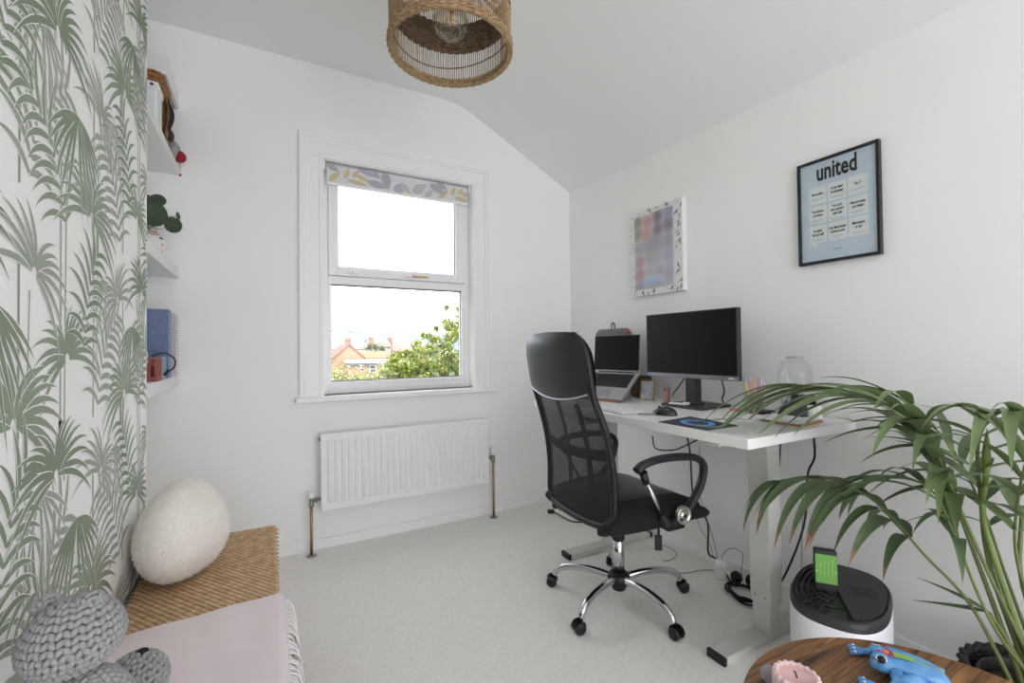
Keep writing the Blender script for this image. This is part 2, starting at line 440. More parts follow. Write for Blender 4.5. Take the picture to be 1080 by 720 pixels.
for x, z, an, ln, w, mi in ((.66, 2.16, -1.3, .11, .03, 1), (.60, 2.185, -1.0, .06, .015, 1), (.74, 2.125, .9, .09, .03, 3), (.78, 2.13, -.8, .09, .02, 2), (.87, 2.145, .6, .11, .03, 2), (.93, 2.12, .9, .09, .02, 2), (.99, 2.16, -.45, .12, .025, 1)):
    LK += 1; pleaf(bm, (x, z), an, ln, w, mi, YB+.0117-.00012*LK)
obj('leaf_print', bm, LEAFC, bl, top='raw')
bm = NB()
ch = [(1.217, YB+.012, 2.18), (1.217, YB+.004, 1.6), (1.217, YB+.0, 1.42), (1.221, YB-.004, 1.405), (1.225, YB, 1.42), (1.225, YB+.004, 1.6), (1.225, YB+.012, 2.18)]
tube(bm, bez(ch, 5), .0016, 5); obj('pull_chain', bm, UPVC, bl)

# ------------------------------------------------------------------ radiator
RADW = M('radiator_enamel', (240, 240, 240), .35)
rad = thing('radiator', (.78, 2.70, .237), 'white ribbed panel radiator on the wall under the window', 'radiator')
RX0, RX1, RZ0, RZ1, RY = .268, 1.290, .238, .660, 2.675
bm = NB(); box(bm, RX0, RX1, RY, RY+.014, RZ0, RZ1, .006, 3); obj('front_panel', bm, RADW, rad, smooth=False)
bm = NB(); nr = 27
for i in range(nr):                                      # pressed convector ribs
    xc = RX0+.028+(RX1-RX0-.056)*(i+.5)/nr; w = (RX1-RX0-.056)/nr*.36
    n = 8; za, zb = RZ0+.038, RZ1-.034
    def rib(a, b, xc=xc, w=w, za=za, zb=zb):
        s = (a-.5)*2; e = min(1, min(b, 1-b)/.05)
        return Vector((xc+s*w, RY-.0105*(1-abs(s)**3)*math.sin(e*PI/2)+.0005, za+(zb-za)*b))
    zs = [0, .015, .03, .05, .5, .95, .97, .985, 1]
    V = [[bm.verts.new(rib(i2/n, b)) for b in zs] for i2 in range(n+1)]
    for i2 in range(n):
        for j in range(len(zs)-1):
            f = bm.faces.new((V[i2][j], V[i2+1][j], V[i2+1][j+1], V[i2][j+1])); f.smooth = True
obj('pressed_ribs', bm, RADW, rad)
for x in (RX0+.004, RX1-.012):
    bm = NB(); box(bm, x, x+.008, RY+.008, RY+.075, RZ0+.006, RZ1-.002, .002, 1); obj('side_cover', bm, RADW, rad)
bm = NB(); box(bm, RX0+.01, RX1-.01, RY+.060, RY+.076, RZ0+.004, RZ1-.004, .004, 2); obj('rear_panel', bm, RADW, rad)
bm = NB()
for i in range(84):
    x = RX0+.016+(RX1-RX0-.032)*i/83; box(bm, x-.0028, x+.0028, RY+.012, RY+.062, RZ1-.012, RZ1-.004)
box(bm, RX0+.01, RX1-.01, RY+.035, RY+.040, RZ1-.014, RZ1-.003)
g = obj('top_grille', bm, RADW, rad)
bm = NB()
for i in range(60):
    x = RX0+.02+(RX1-RX0-.04)*i/59; box(bm, x-.001, x+.001, RY+.016, RY+.058, RZ0+.03, RZ1-.03)
obj('convector_fin', bm, M('fin_grey', (150, 150, 150), .6), rad)
for x in (RX0+.2, RX1-.2):
    bm = NB(); box(bm, x-.015, x+.015, RY+.074, YB-.001, RZ0+.1, RZ1-.08); obj('wall_bracket', bm, RADW, rad)
NICK = M('tarnished_nickel', (150, 146, 138), .3, .9); COPPER = M('copper_pipe', (170, 142, 98), .35, .9, col2=(156, 150, 138), scale=12)
for x, zc, lab in ((.222, .30, 0), (1.332, .40, 1)):
    yv = 2.700
    bm = NB(); tube(bm, [(x, yv, .005), (x, yv, zc-.02)], .0078, 12)
    pp = obj('pipe', bm, COPPER, rad)
    bm = NB(); lathe(bm, [(0, .006), (.024, .006), (.026, .002), (.026, 0), (0, 0)], (x, yv, 0), 16); obj('pipe_collar', bm, NICK, pp)
    bm = NB(); lathe(bm, [(0, 0), (.012, 0), (.014, .006), (.014, .018), (.011, .022), (.011, .05), (0, .05)], (x, yv, zc-.035), 14)
    s = 1 if lab == 0 else -1
    tube(bm, [(x, yv, zc), (x+s*.03, yv, zc), (x+s*.055, yv+.004, zc)], [.009, .009, .009], 10)
    lathe(bm, [(.0, -.006), (.014, -.006), (.014, .006), (0, .006)], (x+s*.026, yv, zc), 6, axis=(Y1, Z1, X1))
    v = obj('valve', bm, NICK, rad)
    bm = NB(); hz = .030 if lab == 0 else .048
    lathe(bm, [(0, 0), (.013, 0), (.0155, .004), (.0165, hz*.5), (.0155, hz-.003), (.012, hz), (0, hz)], (x, yv, zc+.014), 16)
    obj('valve_cap', bm, WHITE, v)
bm = NB(); lathe(bm, [(0, 0), (.010, 0), (.010, .012), (.006, .016), (0, .016)], (RX0+.004, RY+.02, RZ1-.03), 10, axis=(Y1, Z1, -X1)); obj('bleed_plug', bm, NICK, rad)
# ------------------------------------------------------------------ the view outside (upper-floor room: street level lies 5 m below)
GZ = -5.0
def out(u, v, y): return aty(u, v, y)
GRASS = M('outside_grass', (96, 112, 66), .95, col2=(78, 94, 58), scale=.2)
bm = NB(); grid(bm, lambda a, b: Vector((-260+a*720, 4+b*600, GZ)), 6, 6); struct('ground', bm, GRASS)
HILL = M('haze_tinted_hill', (168, 176, 196), .95, col2=(152, 162, 180), scale=.03)  # pale blue distance haze is put into the hill colour
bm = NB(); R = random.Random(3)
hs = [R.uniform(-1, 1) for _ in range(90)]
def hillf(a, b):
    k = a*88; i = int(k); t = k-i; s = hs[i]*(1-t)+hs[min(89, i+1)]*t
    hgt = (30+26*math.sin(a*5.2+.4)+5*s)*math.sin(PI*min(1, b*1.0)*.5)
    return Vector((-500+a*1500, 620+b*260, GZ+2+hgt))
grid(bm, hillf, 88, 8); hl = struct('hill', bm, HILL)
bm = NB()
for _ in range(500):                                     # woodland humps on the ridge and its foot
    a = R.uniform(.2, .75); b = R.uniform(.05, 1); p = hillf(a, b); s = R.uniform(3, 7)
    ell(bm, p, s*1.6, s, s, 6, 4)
w = obj('woodland', bm, M('haze_tinted_woodland', (150, 162, 178), .95, col2=(166, 174, 186), scale=.05), hl); w['kind'] = 'stuff'  # woodland colour carries the same painted haze tint
BRICKC = M('buff_brick', (196, 164, 132), .9, col2=(176, 142, 112), scale=2.5)
ROOFR = M('red_clay_tiles', (164, 116, 100), .9, col2=(146, 102, 90), scale=1.5)
ROOFO = M('orange_clay_tiles', (186, 134, 96), .9, col2=(164, 116, 86), scale=1.5)
ROOFP = M('weathered_pink_tiles', (180, 148, 140), .9, col2=(164, 134, 128), scale=1.0)
RENDERW = M('white_render', (214, 212, 208), .9, var=.06, scale=1)
SLATE = M('grey_slate', (112, 114, 126), .8, var=.1, scale=1); DARKG = M('far_window_pane', (66, 72, 84), .25)
FRAMEW = M('far_white_frame', (216, 216, 216), .6)
def gable_house(u0, u1, v_eave, v_ridge, dist, depth, wall, roof, label, cat, turned=False, wins=(), chim=None, group=None):
    """house whose front wall spans pixels u0..u1 at the given distance; turned: ridge runs across the view, else gable end faces us"""
    a = out(u0, v_eave, dist); b = out(u1, v_eave, dist); zr = out((u0+u1)/2, v_ridge, dist).z
    x0, x1, ze = a.x, b.x, (a.z+b.z)/2
    t = thing('house', ((x0+x1)/2, dist+depth/2, GZ), label, cat, group)
    bm = NB(); box(bm, x0, x1, dist, dist+depth, GZ, ze)
    if not turned: prism(bm, [(x0, dist, ze), (x1, dist, ze), ((x0+x1)/2, dist, zr)], (0, depth, 0))
    else: prism(bm, [(x0, dist, ze), (x0, dist+depth, ze), (x0, dist+depth/2, zr)], (x1-x0, 0, 0))
    wl_ = obj('wall', bm, wall, t)
    bm = NB(); e = .35
    if not turned:
        xm = (x0+x1)/2; k = (zr-ze)/(xm-x0)
        for s, xe in ((-1, x0), (1, x1)):
            prism(bm, [(xm, dist-e, zr+.02), (xe+s*e, dist-e, ze-k*e+.02), (xe+s*e, dist-e, ze-k*e+.3), (xm, dist-e, zr+.32)], (0, depth+2*e, 0))
    else:
        k = (zr-ze)/(depth/2)
        for s, ye in ((-1, dist), (1, dist+depth)):
            prism(bm, [(x0-e, dist+depth/2, zr+.02), (x0-e, ye+s*e, ze-k*e+.02), (x0-e, ye+s*e, ze-k*e+.25), (x0-e, dist+depth/2, zr+.27)], (x1-x0+2*e, 0, 0))
    rf = obj('roof', bm, roof, t)
    for (wu0, wu1, wv0, wv1) in wins:
        p, q = out(wu0, wv1, dist), out(wu1, wv0, dist)
        bm = NB(); box(bm, p.x, q.x, dist-.08, dist+.05, p.z, q.z); wo = obj('window', bm, FRAMEW, t)
        w_ = (q.x-p.x); h_ = q.z-p.z
        bm = NB()
        for i in range(2): box(bm, p.x+w_*(.08+.46*i), p.x+w_*(.46+.46*i), dist-.12, dist-.07, p.z+h_*.08, p.z+h_*.46); box(bm, p.x+w_*(.08+.46*i), p.x+w_*(.46+.46*i), dist-.12, dist-.07, p.z+h_*.54, p.z+h_*.92)
        obj('pane', bm, DARKG, wo)
    if chim:
        cu, cv, cw = chim; yc = dist+depth*.6; c = out(cu, cv, yc)
        bm = NB(); box(bm, c.x-cw/2, c.x+cw/2, yc-.45, yc+.45, ze, c.z); box(bm, c.x-cw/2-.08, c.x+cw/2+.08, yc-.53, yc+.53, c.z-.25, c.z-.08); ch_ = obj('chimney', bm, M('chimney_brick', (178, 140, 124), .9, var=.1, scale=2), t)
        for d in (-.25, .25):
            bm = NB(); lathe(bm, [(.12, 0), (.14, .45), (.1, .45), (.1, .1)], (c.x+d*cw, yc, c.z), 8); obj('chimney_pot', bm, ROOFO, ch_)
    return t
gable_house(349.5, 386, 379.5, 364, 92, 11, BRICKC, ROOFR, 'buff brick house with gable end and red verge seen through the window', 'house', wins=((372, 379, 392, 398),), chim=(367, 357.5, 1.1))
gable_house(380, 412, 378, 371.8, 104, 10, BRICKC, ROOFO, 'long low house with orange tiled roof behind the flat white fascia', 'house', turned=True)
gable_house(350, 386, 368, 357.5, 150, 14, RENDERW, ROOFP, 'white house under weathered pink roof behind the brick gable', 'house', turned=True, chim=(391, 356, 1.6))
gable_house(391, 412, 366, 357, 165, 14, RENDERW, ROOFP, 'pale rendered house left of the leafy tree on the skyline', 'house', turned=True, chim=(411, 356, 1.8))
gable_house(415, 452, 370, 359, 175, 14, BRICKC, ROOFP, 'pinkish roofed house mostly hidden behind the leafy tree', 'house', turned=True, chim=(409.5, 357, 1.5))
# flat-roofed extension with white fascia
a = out(372, 381, 84); b = out(412, 381, 84)
t = thing('flat_roofed_annexe', ((a.x+b.x)/2, 87, GZ), 'flat roofed brick annexe with white fascia below the orange roof', 'house')
bm = NB(); box(bm, a.x, b.x, 84, 91, GZ, a.z-.3); obj('wall', bm, M('pink_brick', (190, 140, 122), .9, var=.1, scale=2), t)
bm = NB(); box(bm, a.x-.4, b.x+.4, 83.5, 91.2, a.z-.35, a.z+.15); obj('fascia', bm, FRAMEW, t)
bm = NB(); box(bm, a.x-.3, b.x+.3, 83.6, 91.1, a.z-.75, a.z-.35); obj('soffit', bm, SLATE, t)
for wu0, wu1, wv0, wv1 in ((380, 383.5, 385, 391), (389.5, 397, 384.5, 393.5), (402.5, 408.5, 384, 390)):
    p, q = out(wu0, wv1, 84), out(wu1, wv0, 84); w_ = q.x-p.x; h_ = q.z-p.z
    bm = NB(); box(bm, p.x, q.x, 83.9, 84.05, p.z, q.z); wo = obj('window', bm, FRAMEW, t)
    bm = NB(); box(bm, p.x+w_*.14, p.x+w_*.86, 83.85, 83.95, p.z+h_*.1, p.z+h_*.45); box(bm, p.x+w_*.14, p.x+w_*.86, 83.85, 83.95, p.z+h_*.55, p.z+h_*.9); obj('pane', bm, DARKG, wo)
# trees and bushes: leaves as small bent blades spread over clumps, on trunk and limbs
BARK = M('bark', (112, 98, 84), .9, var=.2, scale=8)
LEAFS = [M('leaf_yellow_green', (158, 170, 60), .6, spec=.2), M('leaf_mid_green', (128, 148, 66), .6, spec=.2), M('leaf_pale', (206, 206, 150), .6, spec=.2), M('leaf_dark', (96, 116, 66), .6, spec=.2)]
def leaf_cloud(bm, clumps, n, size, R, mats=(0, 1, 2)):
    for _ in range(n):
        c, rx, ry, rz = clumps[R.randrange(len(clumps))]
        d = Vector((R.gauss(0, 1), R.gauss(0, 1), R.gauss(0, 1))).normalized()*min(1.5, abs(R.gauss(0, .62)))
        p = Vector(c)+Vector((d.x*rx, d.y*ry, d.z*rz))
        u = Vector((R.gauss(0, 1), R.gauss(0, 1), R.gauss(0, .7))).normalized(); s, w = frame_for(u)
        l = size*R.uniform(.7, 1.4); k = bm.verts.new
        vs = [k(p), k(p+u*l*.5+s*l*.28+w*l*.06), k(p+u*l), k(p+u*l*.5-s*l*.28+w*l*.06)]
        f = bm.faces.new(vs); f.material_index = mats[R.randrange(len(mats))]
def tree(name, base, clumps, n, size, label, cat, trunk=.12, mats=(0, 1, 2), seed=1, group=None):
    R = random.Random(seed)
    t = thing(name, base, label, cat, group)
    bm = NB(); leaf_cloud(bm, clumps, n, size, R, mats); obj('foliage', bm, LEAFS, t, top='raw')['kind'] = 'stuff'
    bm = NB(); cz = sum(c[0][2] for c in clumps)/len(clumps); cx = sum(c[0][0] for c in clumps)/len(clumps); cy = sum(c[0][1] for c in clumps)/len(clumps)
    mid = Vector((cx, cy, cz)); b = Vector(base)
    tube(bm, bez([b, b.lerp(mid, .5)+Vector((.1, 0, 0)), mid], 5), [trunk*(1-.05*i) for i in range(11)], 8)
    for c in clumps[::16] if len(clumps) > 20 else clumps: tube(bm, bez([b.lerp(mid, .6), b.lerp(mid, .8).lerp(Vector(c[0]), .5), Vector(c[0])], 4), [trunk*.3*(1-.09*i) for i in range(9)], 6)
    obj('trunk', bm, BARK, t)
    return t
D = 12.0
cl = []; R2 = random.Random(17)
edge = [(402, 392), (412, 376), (424, 364), (434, 362), (444, 352), (454, 346), (464, 330), (472, 314), (480, 302), (492, 290), (520, 300), (540, 350)]
def vtop(u):
    for (a_, va), (b_, vb) in zip(edge, edge[1:]):
        if a_ <= u <= b_: return va+(vb-va)*(u-a_)/(b_-a_)
    return 400
for k in range(420):
    u = 402+R2.random()*130; v0 = vtop(u); v = v0+(R2.random()**.95)*(425-v0); rr = R2.uniform(3.5, 8)*(.55 if v-v0 < 14 else 1)
    p = out(u, v+rr*.5, D+R2.uniform(-1.2, 1.2)); k_ = p.y/475
    cl.append((tuple(p), rr*k_*1.2, rr*k_*1.4, rr*k_))
tree('leafy_tree', (out(475, 380, D).x, D, GZ), cl, 60000, .085, 'large yellow-green leafy tree filling the lower right of the window', 'tree', seed=5)
cl = [(tuple(out(u, v, 60)), r, r, r*.8) for u, v, r in ((352, 396, 2.6), (362, 399, 2.6), (375, 398, 2.4), (383, 402, 2.4), (392, 401, 1.9), (402, 398, 2.6), (412, 394, 2.4))]
tree('bush', (out(378, 402, 60).x, 60, GZ), cl, 2600, .36, 'pale garden shrubs at the bottom left of the window view', 'shrub', seed=6, mats=(2, 2, 0))
cl = [(tuple(out(u, v, 125)), r, r, r*.7) for u, v, r in ((389, 367, 2.2), (396, 366, 3.0), (403, 368, 2.4))]
tree('tree', (out(396, 370, 125).x, 125, GZ), cl, 900, .55, 'dark green tree between the far houses', 'tree', seed=8, mats=(1, 3, 3), trunk=.25)
# ------------------------------------------------------------------ height-adjustable desk against the right wall
DZ = .825                                    # desk top height
DX0, DX1, DY0, DY1 = 1.335, 2.005, .892, 2.18
DESKW = M('white_melamine', (238, 238, 237), .35, var=.015, scale=6)
STEELW = M('pale_grey_powder_coat', (206, 206, 202), .45)
desk = thing('standing_desk', ((DX0+DX1)/2, (DY0+DY1)/2, 0), 'white height-adjustable desk along the right wall', 'desk')
bm = NB(); box(bm, DX0, DX1, DY0, DY1, DZ-.034, DZ, .0015, 1); obj('desktop', bm, DESKW, desk)
for yc in (1.075, 1.985):
    bm = NB(); box(bm, 1.665, 1.742, yc-.04, yc+.04, .13, DZ-.06, .002, 1); colm = obj('leg', bm, STEELW, desk)
    bm = NB(); box(bm, 1.670, 1.737, yc-.035, yc+.035, .028, .135, .002, 1); obj('leg_sleeve', bm, STEELW, colm)
    for y_ in (yc-.02, yc+.02):
        bm = NB(); lathe(bm, [(0, .0005), (.003, .0005), (.003, 0)], (1.6645, y_, .16), 8, axis=(Y1, Z1, -X1)); obj('screw', bm, M('screw_dark', (90, 90, 90), .4, .8), colm)
    bm = NB(); box(bm, 1.415, 1.985, yc-.036, yc+.036, .0, .028, .003, 1); ft = obj('foot', bm, STEELW, desk)
    for x0, x1 in ((1.400, 1.416), (1.984, 2.000)):
        bm = NB(); box(bm, x0, x1, yc-.038, yc+.038, 0, .030, .003, 1); obj('foot_cap', bm, BLACK, ft)
    bm = NB(); box(bm, 1.40, 1.98, yc-.03, yc+.03, DZ-.062, DZ-.034, .002, 1); obj('top_bracket', bm, STEELW, desk)
bm = NB(); box(bm, 1.66, 1.70, 1.1, 1.95, DZ-.064, DZ-.034); obj('cross_rail', bm, STEELW, desk)
bm = NB(); box(bm, 1.36, 1.44, 1.70, 1.80, DZ-.052, DZ-.034, .003, 1); obj('height_control', bm, BLACK, desk)
bm = NB(); lathe(bm, [(0, 0), (.032, 0), (.034, .004), (.034, .05), (0, .05)], (1.47, 1.84, DZ-.090), 20); mo = obj('motor', bm, M('satin_steel', (150, 150, 150), .35, .8), desk)
bm = NB(); lathe(bm, [(.035, 0), (.036, .002), (.036, .016), (.035, .018)], (1.47, 1.84, DZ-.06), 20); obj('motor_band', bm, BLACK, mo)

# ------------------------------------------------------------------ monitor
SCREEN = M('black_screen', (17, 17, 18), .35, spec=.15)
BEZEL = M('dark_bezel', (46, 46, 50), .4); SILVER = M('brushed_silver', (176, 176, 178), .35, .7)
MX = 1.80
mon = thing('computer_monitor', (1.84, 1.50, DZ), 'black widescreen monitor on a dark stand on the white desk', 'monitor')
bm = NB(); box(bm, MX, MX+.028, 1.242, 1.776, .966, 1.290, .004, 2); obj('housing', bm, BEZEL, mon)
bm = NB(); box(bm, MX-.0012, MX+.002, 1.250, 1.768, .989, 1.284); obj('screen', bm, SCREEN, mon)
bm = NB(); box(bm, MX-.003, MX+.006, 1.242, 1.776, .966, .986, .002, 1); bz = obj('lower_bezel', bm, M('bezel_grey_metal', (128, 128, 132), .35, .5), mon)
bm = NB(); box(bm, MX-.0034, MX-.0025, 1.258, 1.288, .9735, .9785); obj('logo_plate', bm, WHITE, bz)
bm = NB(); box(bm, MX-.0034, MX-.002, 1.746, 1.764, .969, .983); obj('energy_label', bm, M('label_blue', (86, 140, 196), .5), bz)
bm = NB(); box(bm, MX+.028, MX+.075, 1.42, 1.60, 1.06, 1.22, .01, 2); obj('rear_casing', bm, BEZEL, mon)
bm = NB(); box(bm, MX+.02, MX+.06, 1.478, 1.542, DZ+.010, 1.10, .004, 2); st = obj('stand_column', bm, M('stand_charcoal', (44, 44, 50), .4), mon)
bm = NB(); box(bm, MX+.012, MX+.070, 1.468, 1.552, DZ+.010, DZ+.026, .006, 2); obj('column_foot', bm, BEZEL, st)
bm = NB(); prism(bm, [(1.760, 1.39, DZ+.001), (1.745, 1.405, DZ+.001), (1.745, 1.625, DZ+.001), (1.760, 1.64, DZ+.001), (1.985, 1.62, DZ+.001), (1.985, 1.41, DZ+.001)], (0, 0, .011)); obj('base_plate', bm, M('base_charcoal', (58, 58, 62), .45), mon)
bm = NB(); tube(bm, bez([(MX+.05, 1.59, 1.06), (MX+.10, 1.60, .99), (MX+.12, 1.66, .92), (MX+.14, 1.72, .87), (MX+.195, 1.78, DZ+.02)], 6), .0032, 6); obj('cable', bm, BLACK, mon)
bm = NB(); tube(bm, bez([(MX+.05, 1.43, 1.06), (MX+.09, 1.40, .98), (MX+.10, 1.385, .91), (MX+.12, 1.41, .87), (MX+.17, 1.44, DZ+.016)], 6), .0036, 6); obj('cable', bm, BLACK, mon)

# ------------------------------------------------------------------ laptop
ALU = M('space_grey_aluminium', (148, 148, 152), .38, .75); ALUL = M('laptop_deck_aluminium', (166, 166, 168), .42, .6); KEY = M('black_key', (34, 34, 36), .5)
lang = math.radians(12)
la = Vector((math.cos(lang), math.sin(lang), 0)); lb = Vector((-math.sin(lang), math.cos(lang), 0))   # la: away from the user
tk = math.radians(39); df = (la*math.cos(tk)+Z1*math.sin(tk)); dn = (Z1*math.cos(tk)-la*math.sin(tk))     # deck raised on a stand
hc = Vector((1.780, 1.998, DZ+.152))
lap = thing('laptop', (1.70, 1.98, DZ+.02), 'grey open laptop with black screen raised on a stand on the desk', 'laptop')
def LP(f, l, z): return hc + df*(f-.108) + lb*l + dn*z
bm = NB(); obox(bm, LP(0, 0, -.006), df, lb, dn, .215, .315, .014, .004); dk = obj('deck', bm, ALUL, lap)
bm = NB(); obox(bm, LP(.036, 0, .0012), df, lb, dn, .108, .275, .0008); obj('keyboard_well', bm, M('key_well', (60, 60, 62), .5), dk)
bm = NB()
for r in range(6):
    rr = -.008+r*.0178
    if r == 0: ks = [(-.133, .018), (-.112, .018), (-.091, .018), (-.066, .024), (0, .10), (.066, .024), (.091, .018), (.112, .018), (.133, .018)]
    else: ks = [(-.129+i*.0198, .0172) for i in range(14)]
    for l, w in ks: obox(bm, LP(rr, l, .0026), df, lb, dn, .0145, w, .002)
k_ = obj('keys', bm, KEY, dk); k_['kind'] = 'stuff'
bm = NB(); obox(bm, LP(-.062, 0, .0013), df, lb, dn, .070, .12, .0008); obj('trackpad', bm, ALU, dk)
tl = math.radians(4); lu = (Z1*math.cos(tl)+la*math.sin(tl)); ln_ = (la*math.cos(tl)-Z1*math.sin(tl))
bm = NB(); obox(bm, hc+lu*.108, ln_, lb, lu, .007, .315, .212, .003); lid = obj('lid', bm, ALU, lap)
bm = NB(); obox(bm, hc+lu*.111-ln_*.0036, ln_, lb, lu, .0012, .309, .200); obj('screen', bm, SCREEN, lid)
bm = NB(); tube(bm, [hc+lb*.12, hc-lb*.12], .006, 10); obj('hinge', bm, BEZEL, lap)
# its stand: two side wedges, a back plate and a wooden lip
ls = thing('laptop_stand', (1.74, 1.99, DZ), 'sloping grey stand with wooden lip under the laptop', 'stand')
fr_ = LP(-.110, 0, -.016)
for s in (-1, 1):
    o_ = lb*(s*.10); bm = NB(); f0 = Vector((fr_.x, fr_.y, DZ))+la*.012+o_; h0 = LP(.09, 0, -.0155)+o_
    prism(bm, [f0, Vector((h0.x, h0.y, DZ)), h0, f0+Z1*.004], lb*.004); obj('side_wedge', bm, ALU, ls)
bm = NB(); obox(bm, Vector((fr_.x, fr_.y, DZ+.006))-la*.008, la, lb, Z1, .016, .26, .012, .002); obj('lip', bm, M('warm_wood', (150, 104, 78), .6), ls)

# ------------------------------------------------------------------ behind the laptop: dark box with grey tube speaker on top
bm = NB(); box(bm, 1.875, 1.995, 2.085, 2.172, DZ, 1.150, .006, 2)
top('storage_box', bm, M('charcoal_box', (62, 60, 60), .7, var=.1, scale=20), 'charcoal box behind the laptop carrying the tube speaker', 'box')
sp = thing('tube_speaker', (1.92, 2.13, 1.150), 'grey cylindrical speaker with orange end ring behind the laptop screen', 'speaker')
SPM = M('grey_speaker_cloth', (108, 106, 108), .7, bump=.3, bscale=500)
bm = NB(); lathe(bm, [(0, 0), (.040, 0), (.045, .008), (.045, .242), (.040, .25), (0, .25)], (1.932, 2.06, 1.192), 32, axis=(X1, Z1, Y1)); obj('barrel', bm, SPM, sp)
bm = NB(); lathe(bm, [(.028, -.0025), (.034, -.0025), (.034, .002), (.028, .002)], (1.932, 2.06, 1.192), 32, axis=(X1, Z1, Y1), close=True); obj('end_ring', bm, M('orange_ring', (206, 98, 62), .5), sp)
bm = NB(); tube(bm, bez([(1.93, 2.20, 1.232), (1.93, 2.198, 1.262), (1.93, 2.185, 1.275), (1.93, 2.172, 1.262), (1.93, 2.17, 1.235)], 6), .004, 6); obj('carry_loop', bm, BLACK, sp)

# dark lattice box at the right of the laptop
LATT = M('dark_brown_rattan', (74, 60, 52), .75, var=.3, scale=60)
t = thing('rattan_pen_box', (1.94, 1.965, DZ), 'small dark brown lattice box beside the laptop hinge', 'box')
bm = NB(); box(bm, 1.90, 1.98, 1.915, 1.995, DZ, DZ+.125, .002, 1); obj('body', bm, LATT, t)
LATH = M('lattice_strip', (104, 86, 72), .7)
bm = NB()
for i in range(7):
    z = DZ+.008+i*.016; box(bm, 1.897, 1.901, 1.915, 1.995, z, z+.007)
for i in range(5):
    y = 1.918+i*.0172; box(bm, 1.8955, 1.899, y, y+.007, DZ+.002, DZ+.125)
for i in range(7):
    z = DZ+.008+i*.016; box(bm, 1.90, 1.98, 1.9115, 1.9155, z, z+.007)
obj('lattice', bm, LATH, t)['kind'] = 'stuff'

# small gold photo frame leaning
t = thing('standing_photo', (1.91, 1.855, DZ), 'small thin gold frame with a blurred grey print', 'picture frame')
GOLD = M('thin_gold', (206, 172, 118), .35, .6)
fa = Vector((math.cos(.35), math.sin(.35), 0)); fw = Vector((-fa.y, fa.x, 0)); fu = (Z1*math.cos(.2)+fa*math.sin(.2)); fn = fa*math.cos(.2)-Z1*math.sin(.2)
fc = Vector((1.865, 1.845, DZ))
bm = NB(); w, h = .078, .108
for s in (-1, 1): obox(bm, fc+fw*(s*w/2)+fu*(h/2), fn, fw, fu, .008, .005, h)
for z in (.0025, h-.0025): obox(bm, fc+fu*z, fn, fw, fu, .008, w, .005)
obj('frame', bm, GOLD, t)
PRN = M('blurred_grey_print', (232, 232, 234), .6, col2=(176, 178, 186), scale=18)
bm = NB(); obox(bm, fc+fu*(h/2)+fn*.001, fn, fw, fu, .003, w-.008, h-.008); obj('print', bm, PRN, t)
bm = NB(); obox(bm, fc+fa*.045+Z1*.045, (fa-Z1*.3).normalized(), fw, (Z1+fa*-.55).normalized(), .003, .03, .095); obj('easel_leg', bm, GOLD, t)

# pink pocket device and white stick on the monitor base
bm = NB(); c = Vector((1.826, 1.668, DZ)); box(bm, c.x-.012, c.x+.012, c.y-.018, c.y+.012, DZ, DZ+.092, .005, 3)
t = top('pink_device', bm, M('dusty_rose', (164, 122, 116), .4), 'upright dusty pink pocket device left of the monitor stand', 'gadget')
bm = NB(); box(bm, c.x-.0128, c.x-.011, c.y-.009, c.y+.003, DZ+.066, DZ+.082, .001, 1); obj('button', bm, BLACK, t)
bm = NB(); obox(bm, (1.768, 1.545, DZ+.0165), Vector((.3, -.95, 0)).normalized(), Vector((.95, .3, 0)).normalized(), Z1, .085, .020, .009, .003)
t = top('white_stick', bm, WHITE, 'small white stick lying on the monitor base', 'gadget')
bm = NB(); obox(bm, (1.79, 1.512, DZ+.0185), Vector((.3, -.95, 0)).normalized(), Vector((.95, .3, 0)).normalized(), Z1, .03, .024, .012, .003); obj('cap', bm, WHITE, t)

# white keyboard
kb = thing('white_keyboard', (1.445, 1.67, DZ), 'slim white keyboard at the front edge of the desk', 'keyboard')
ka = Vector((-.17, -.985, 0)).normalized(); kf = Vector((.985, -.17, 0)).normalized()
kc = Vector((1.452, 1.690, DZ))
bm = NB(); obox(bm, kc+Z1*.0055, ka, kf, Z1, .425, .122, .009, .003); kbo = obj('body', bm, M('keyboard_body_grey', (206, 206, 210), .45), kb)
bm = NB()
for r in range(6):
    for i in range(22):
        if i in (15, 18): continue
        obox(bm, kc+ka*(-.2+i*.0190)+kf*(.046-r*.0186)+Z1*.0112, ka, kf, Z1, .0158, .0152, .004, 0)
q = obj('keys', bm, M('white_key', (232, 232, 234), .45), kb); q['kind'] = 'stuff'

# mouse
MOUSEC = Vector((1.517, 1.395, DZ))
ms = thing('computer_mouse', tuple(MOUSEC), 'dark glossy computer mouse next to the mouse mat', 'mouse')
ma = Vector((.35, -.94, 0)).normalized(); mb_ = Vector((-ma.y, ma.x, 0))
bm = NB()
def mfn(a, b):
    th = a*PI*2; ph = b*PI/2
    r = math.cos(ph); x = math.cos(th)*r; y = math.sin(th)*r; z = math.sin(ph)**.8
    return MOUSEC + ma*(x*.055) + mb_*(y*.033*(1-.12*x)) + Z1*(.001+z*.036*(1-.25*x*x+.15*x))
grid(bm, mfn, 24, 8)
bmesh.ops.remove_doubles(bm, verts=bm.verts[:], dist=1e-5)
obj('shell', bm, M('graphite_gloss', (52, 52, 56), .22), ms)
bm = NB(); tube(bm, [MOUSEC+ma*-.030+Z1*.030, MOUSEC+ma*-.018+Z1*.034], .005, 10); obj('wheel', bm, BLACK, ms)
bm = NB(); lathe(bm, [(0, .001), (.0035, .001), (.0035, 0)], MOUSEC+ma*.0+mb_*-.026+Z1*.018, 10, axis=(ma, Z1, -mb_)); obj('button', bm, SILVER, ms)
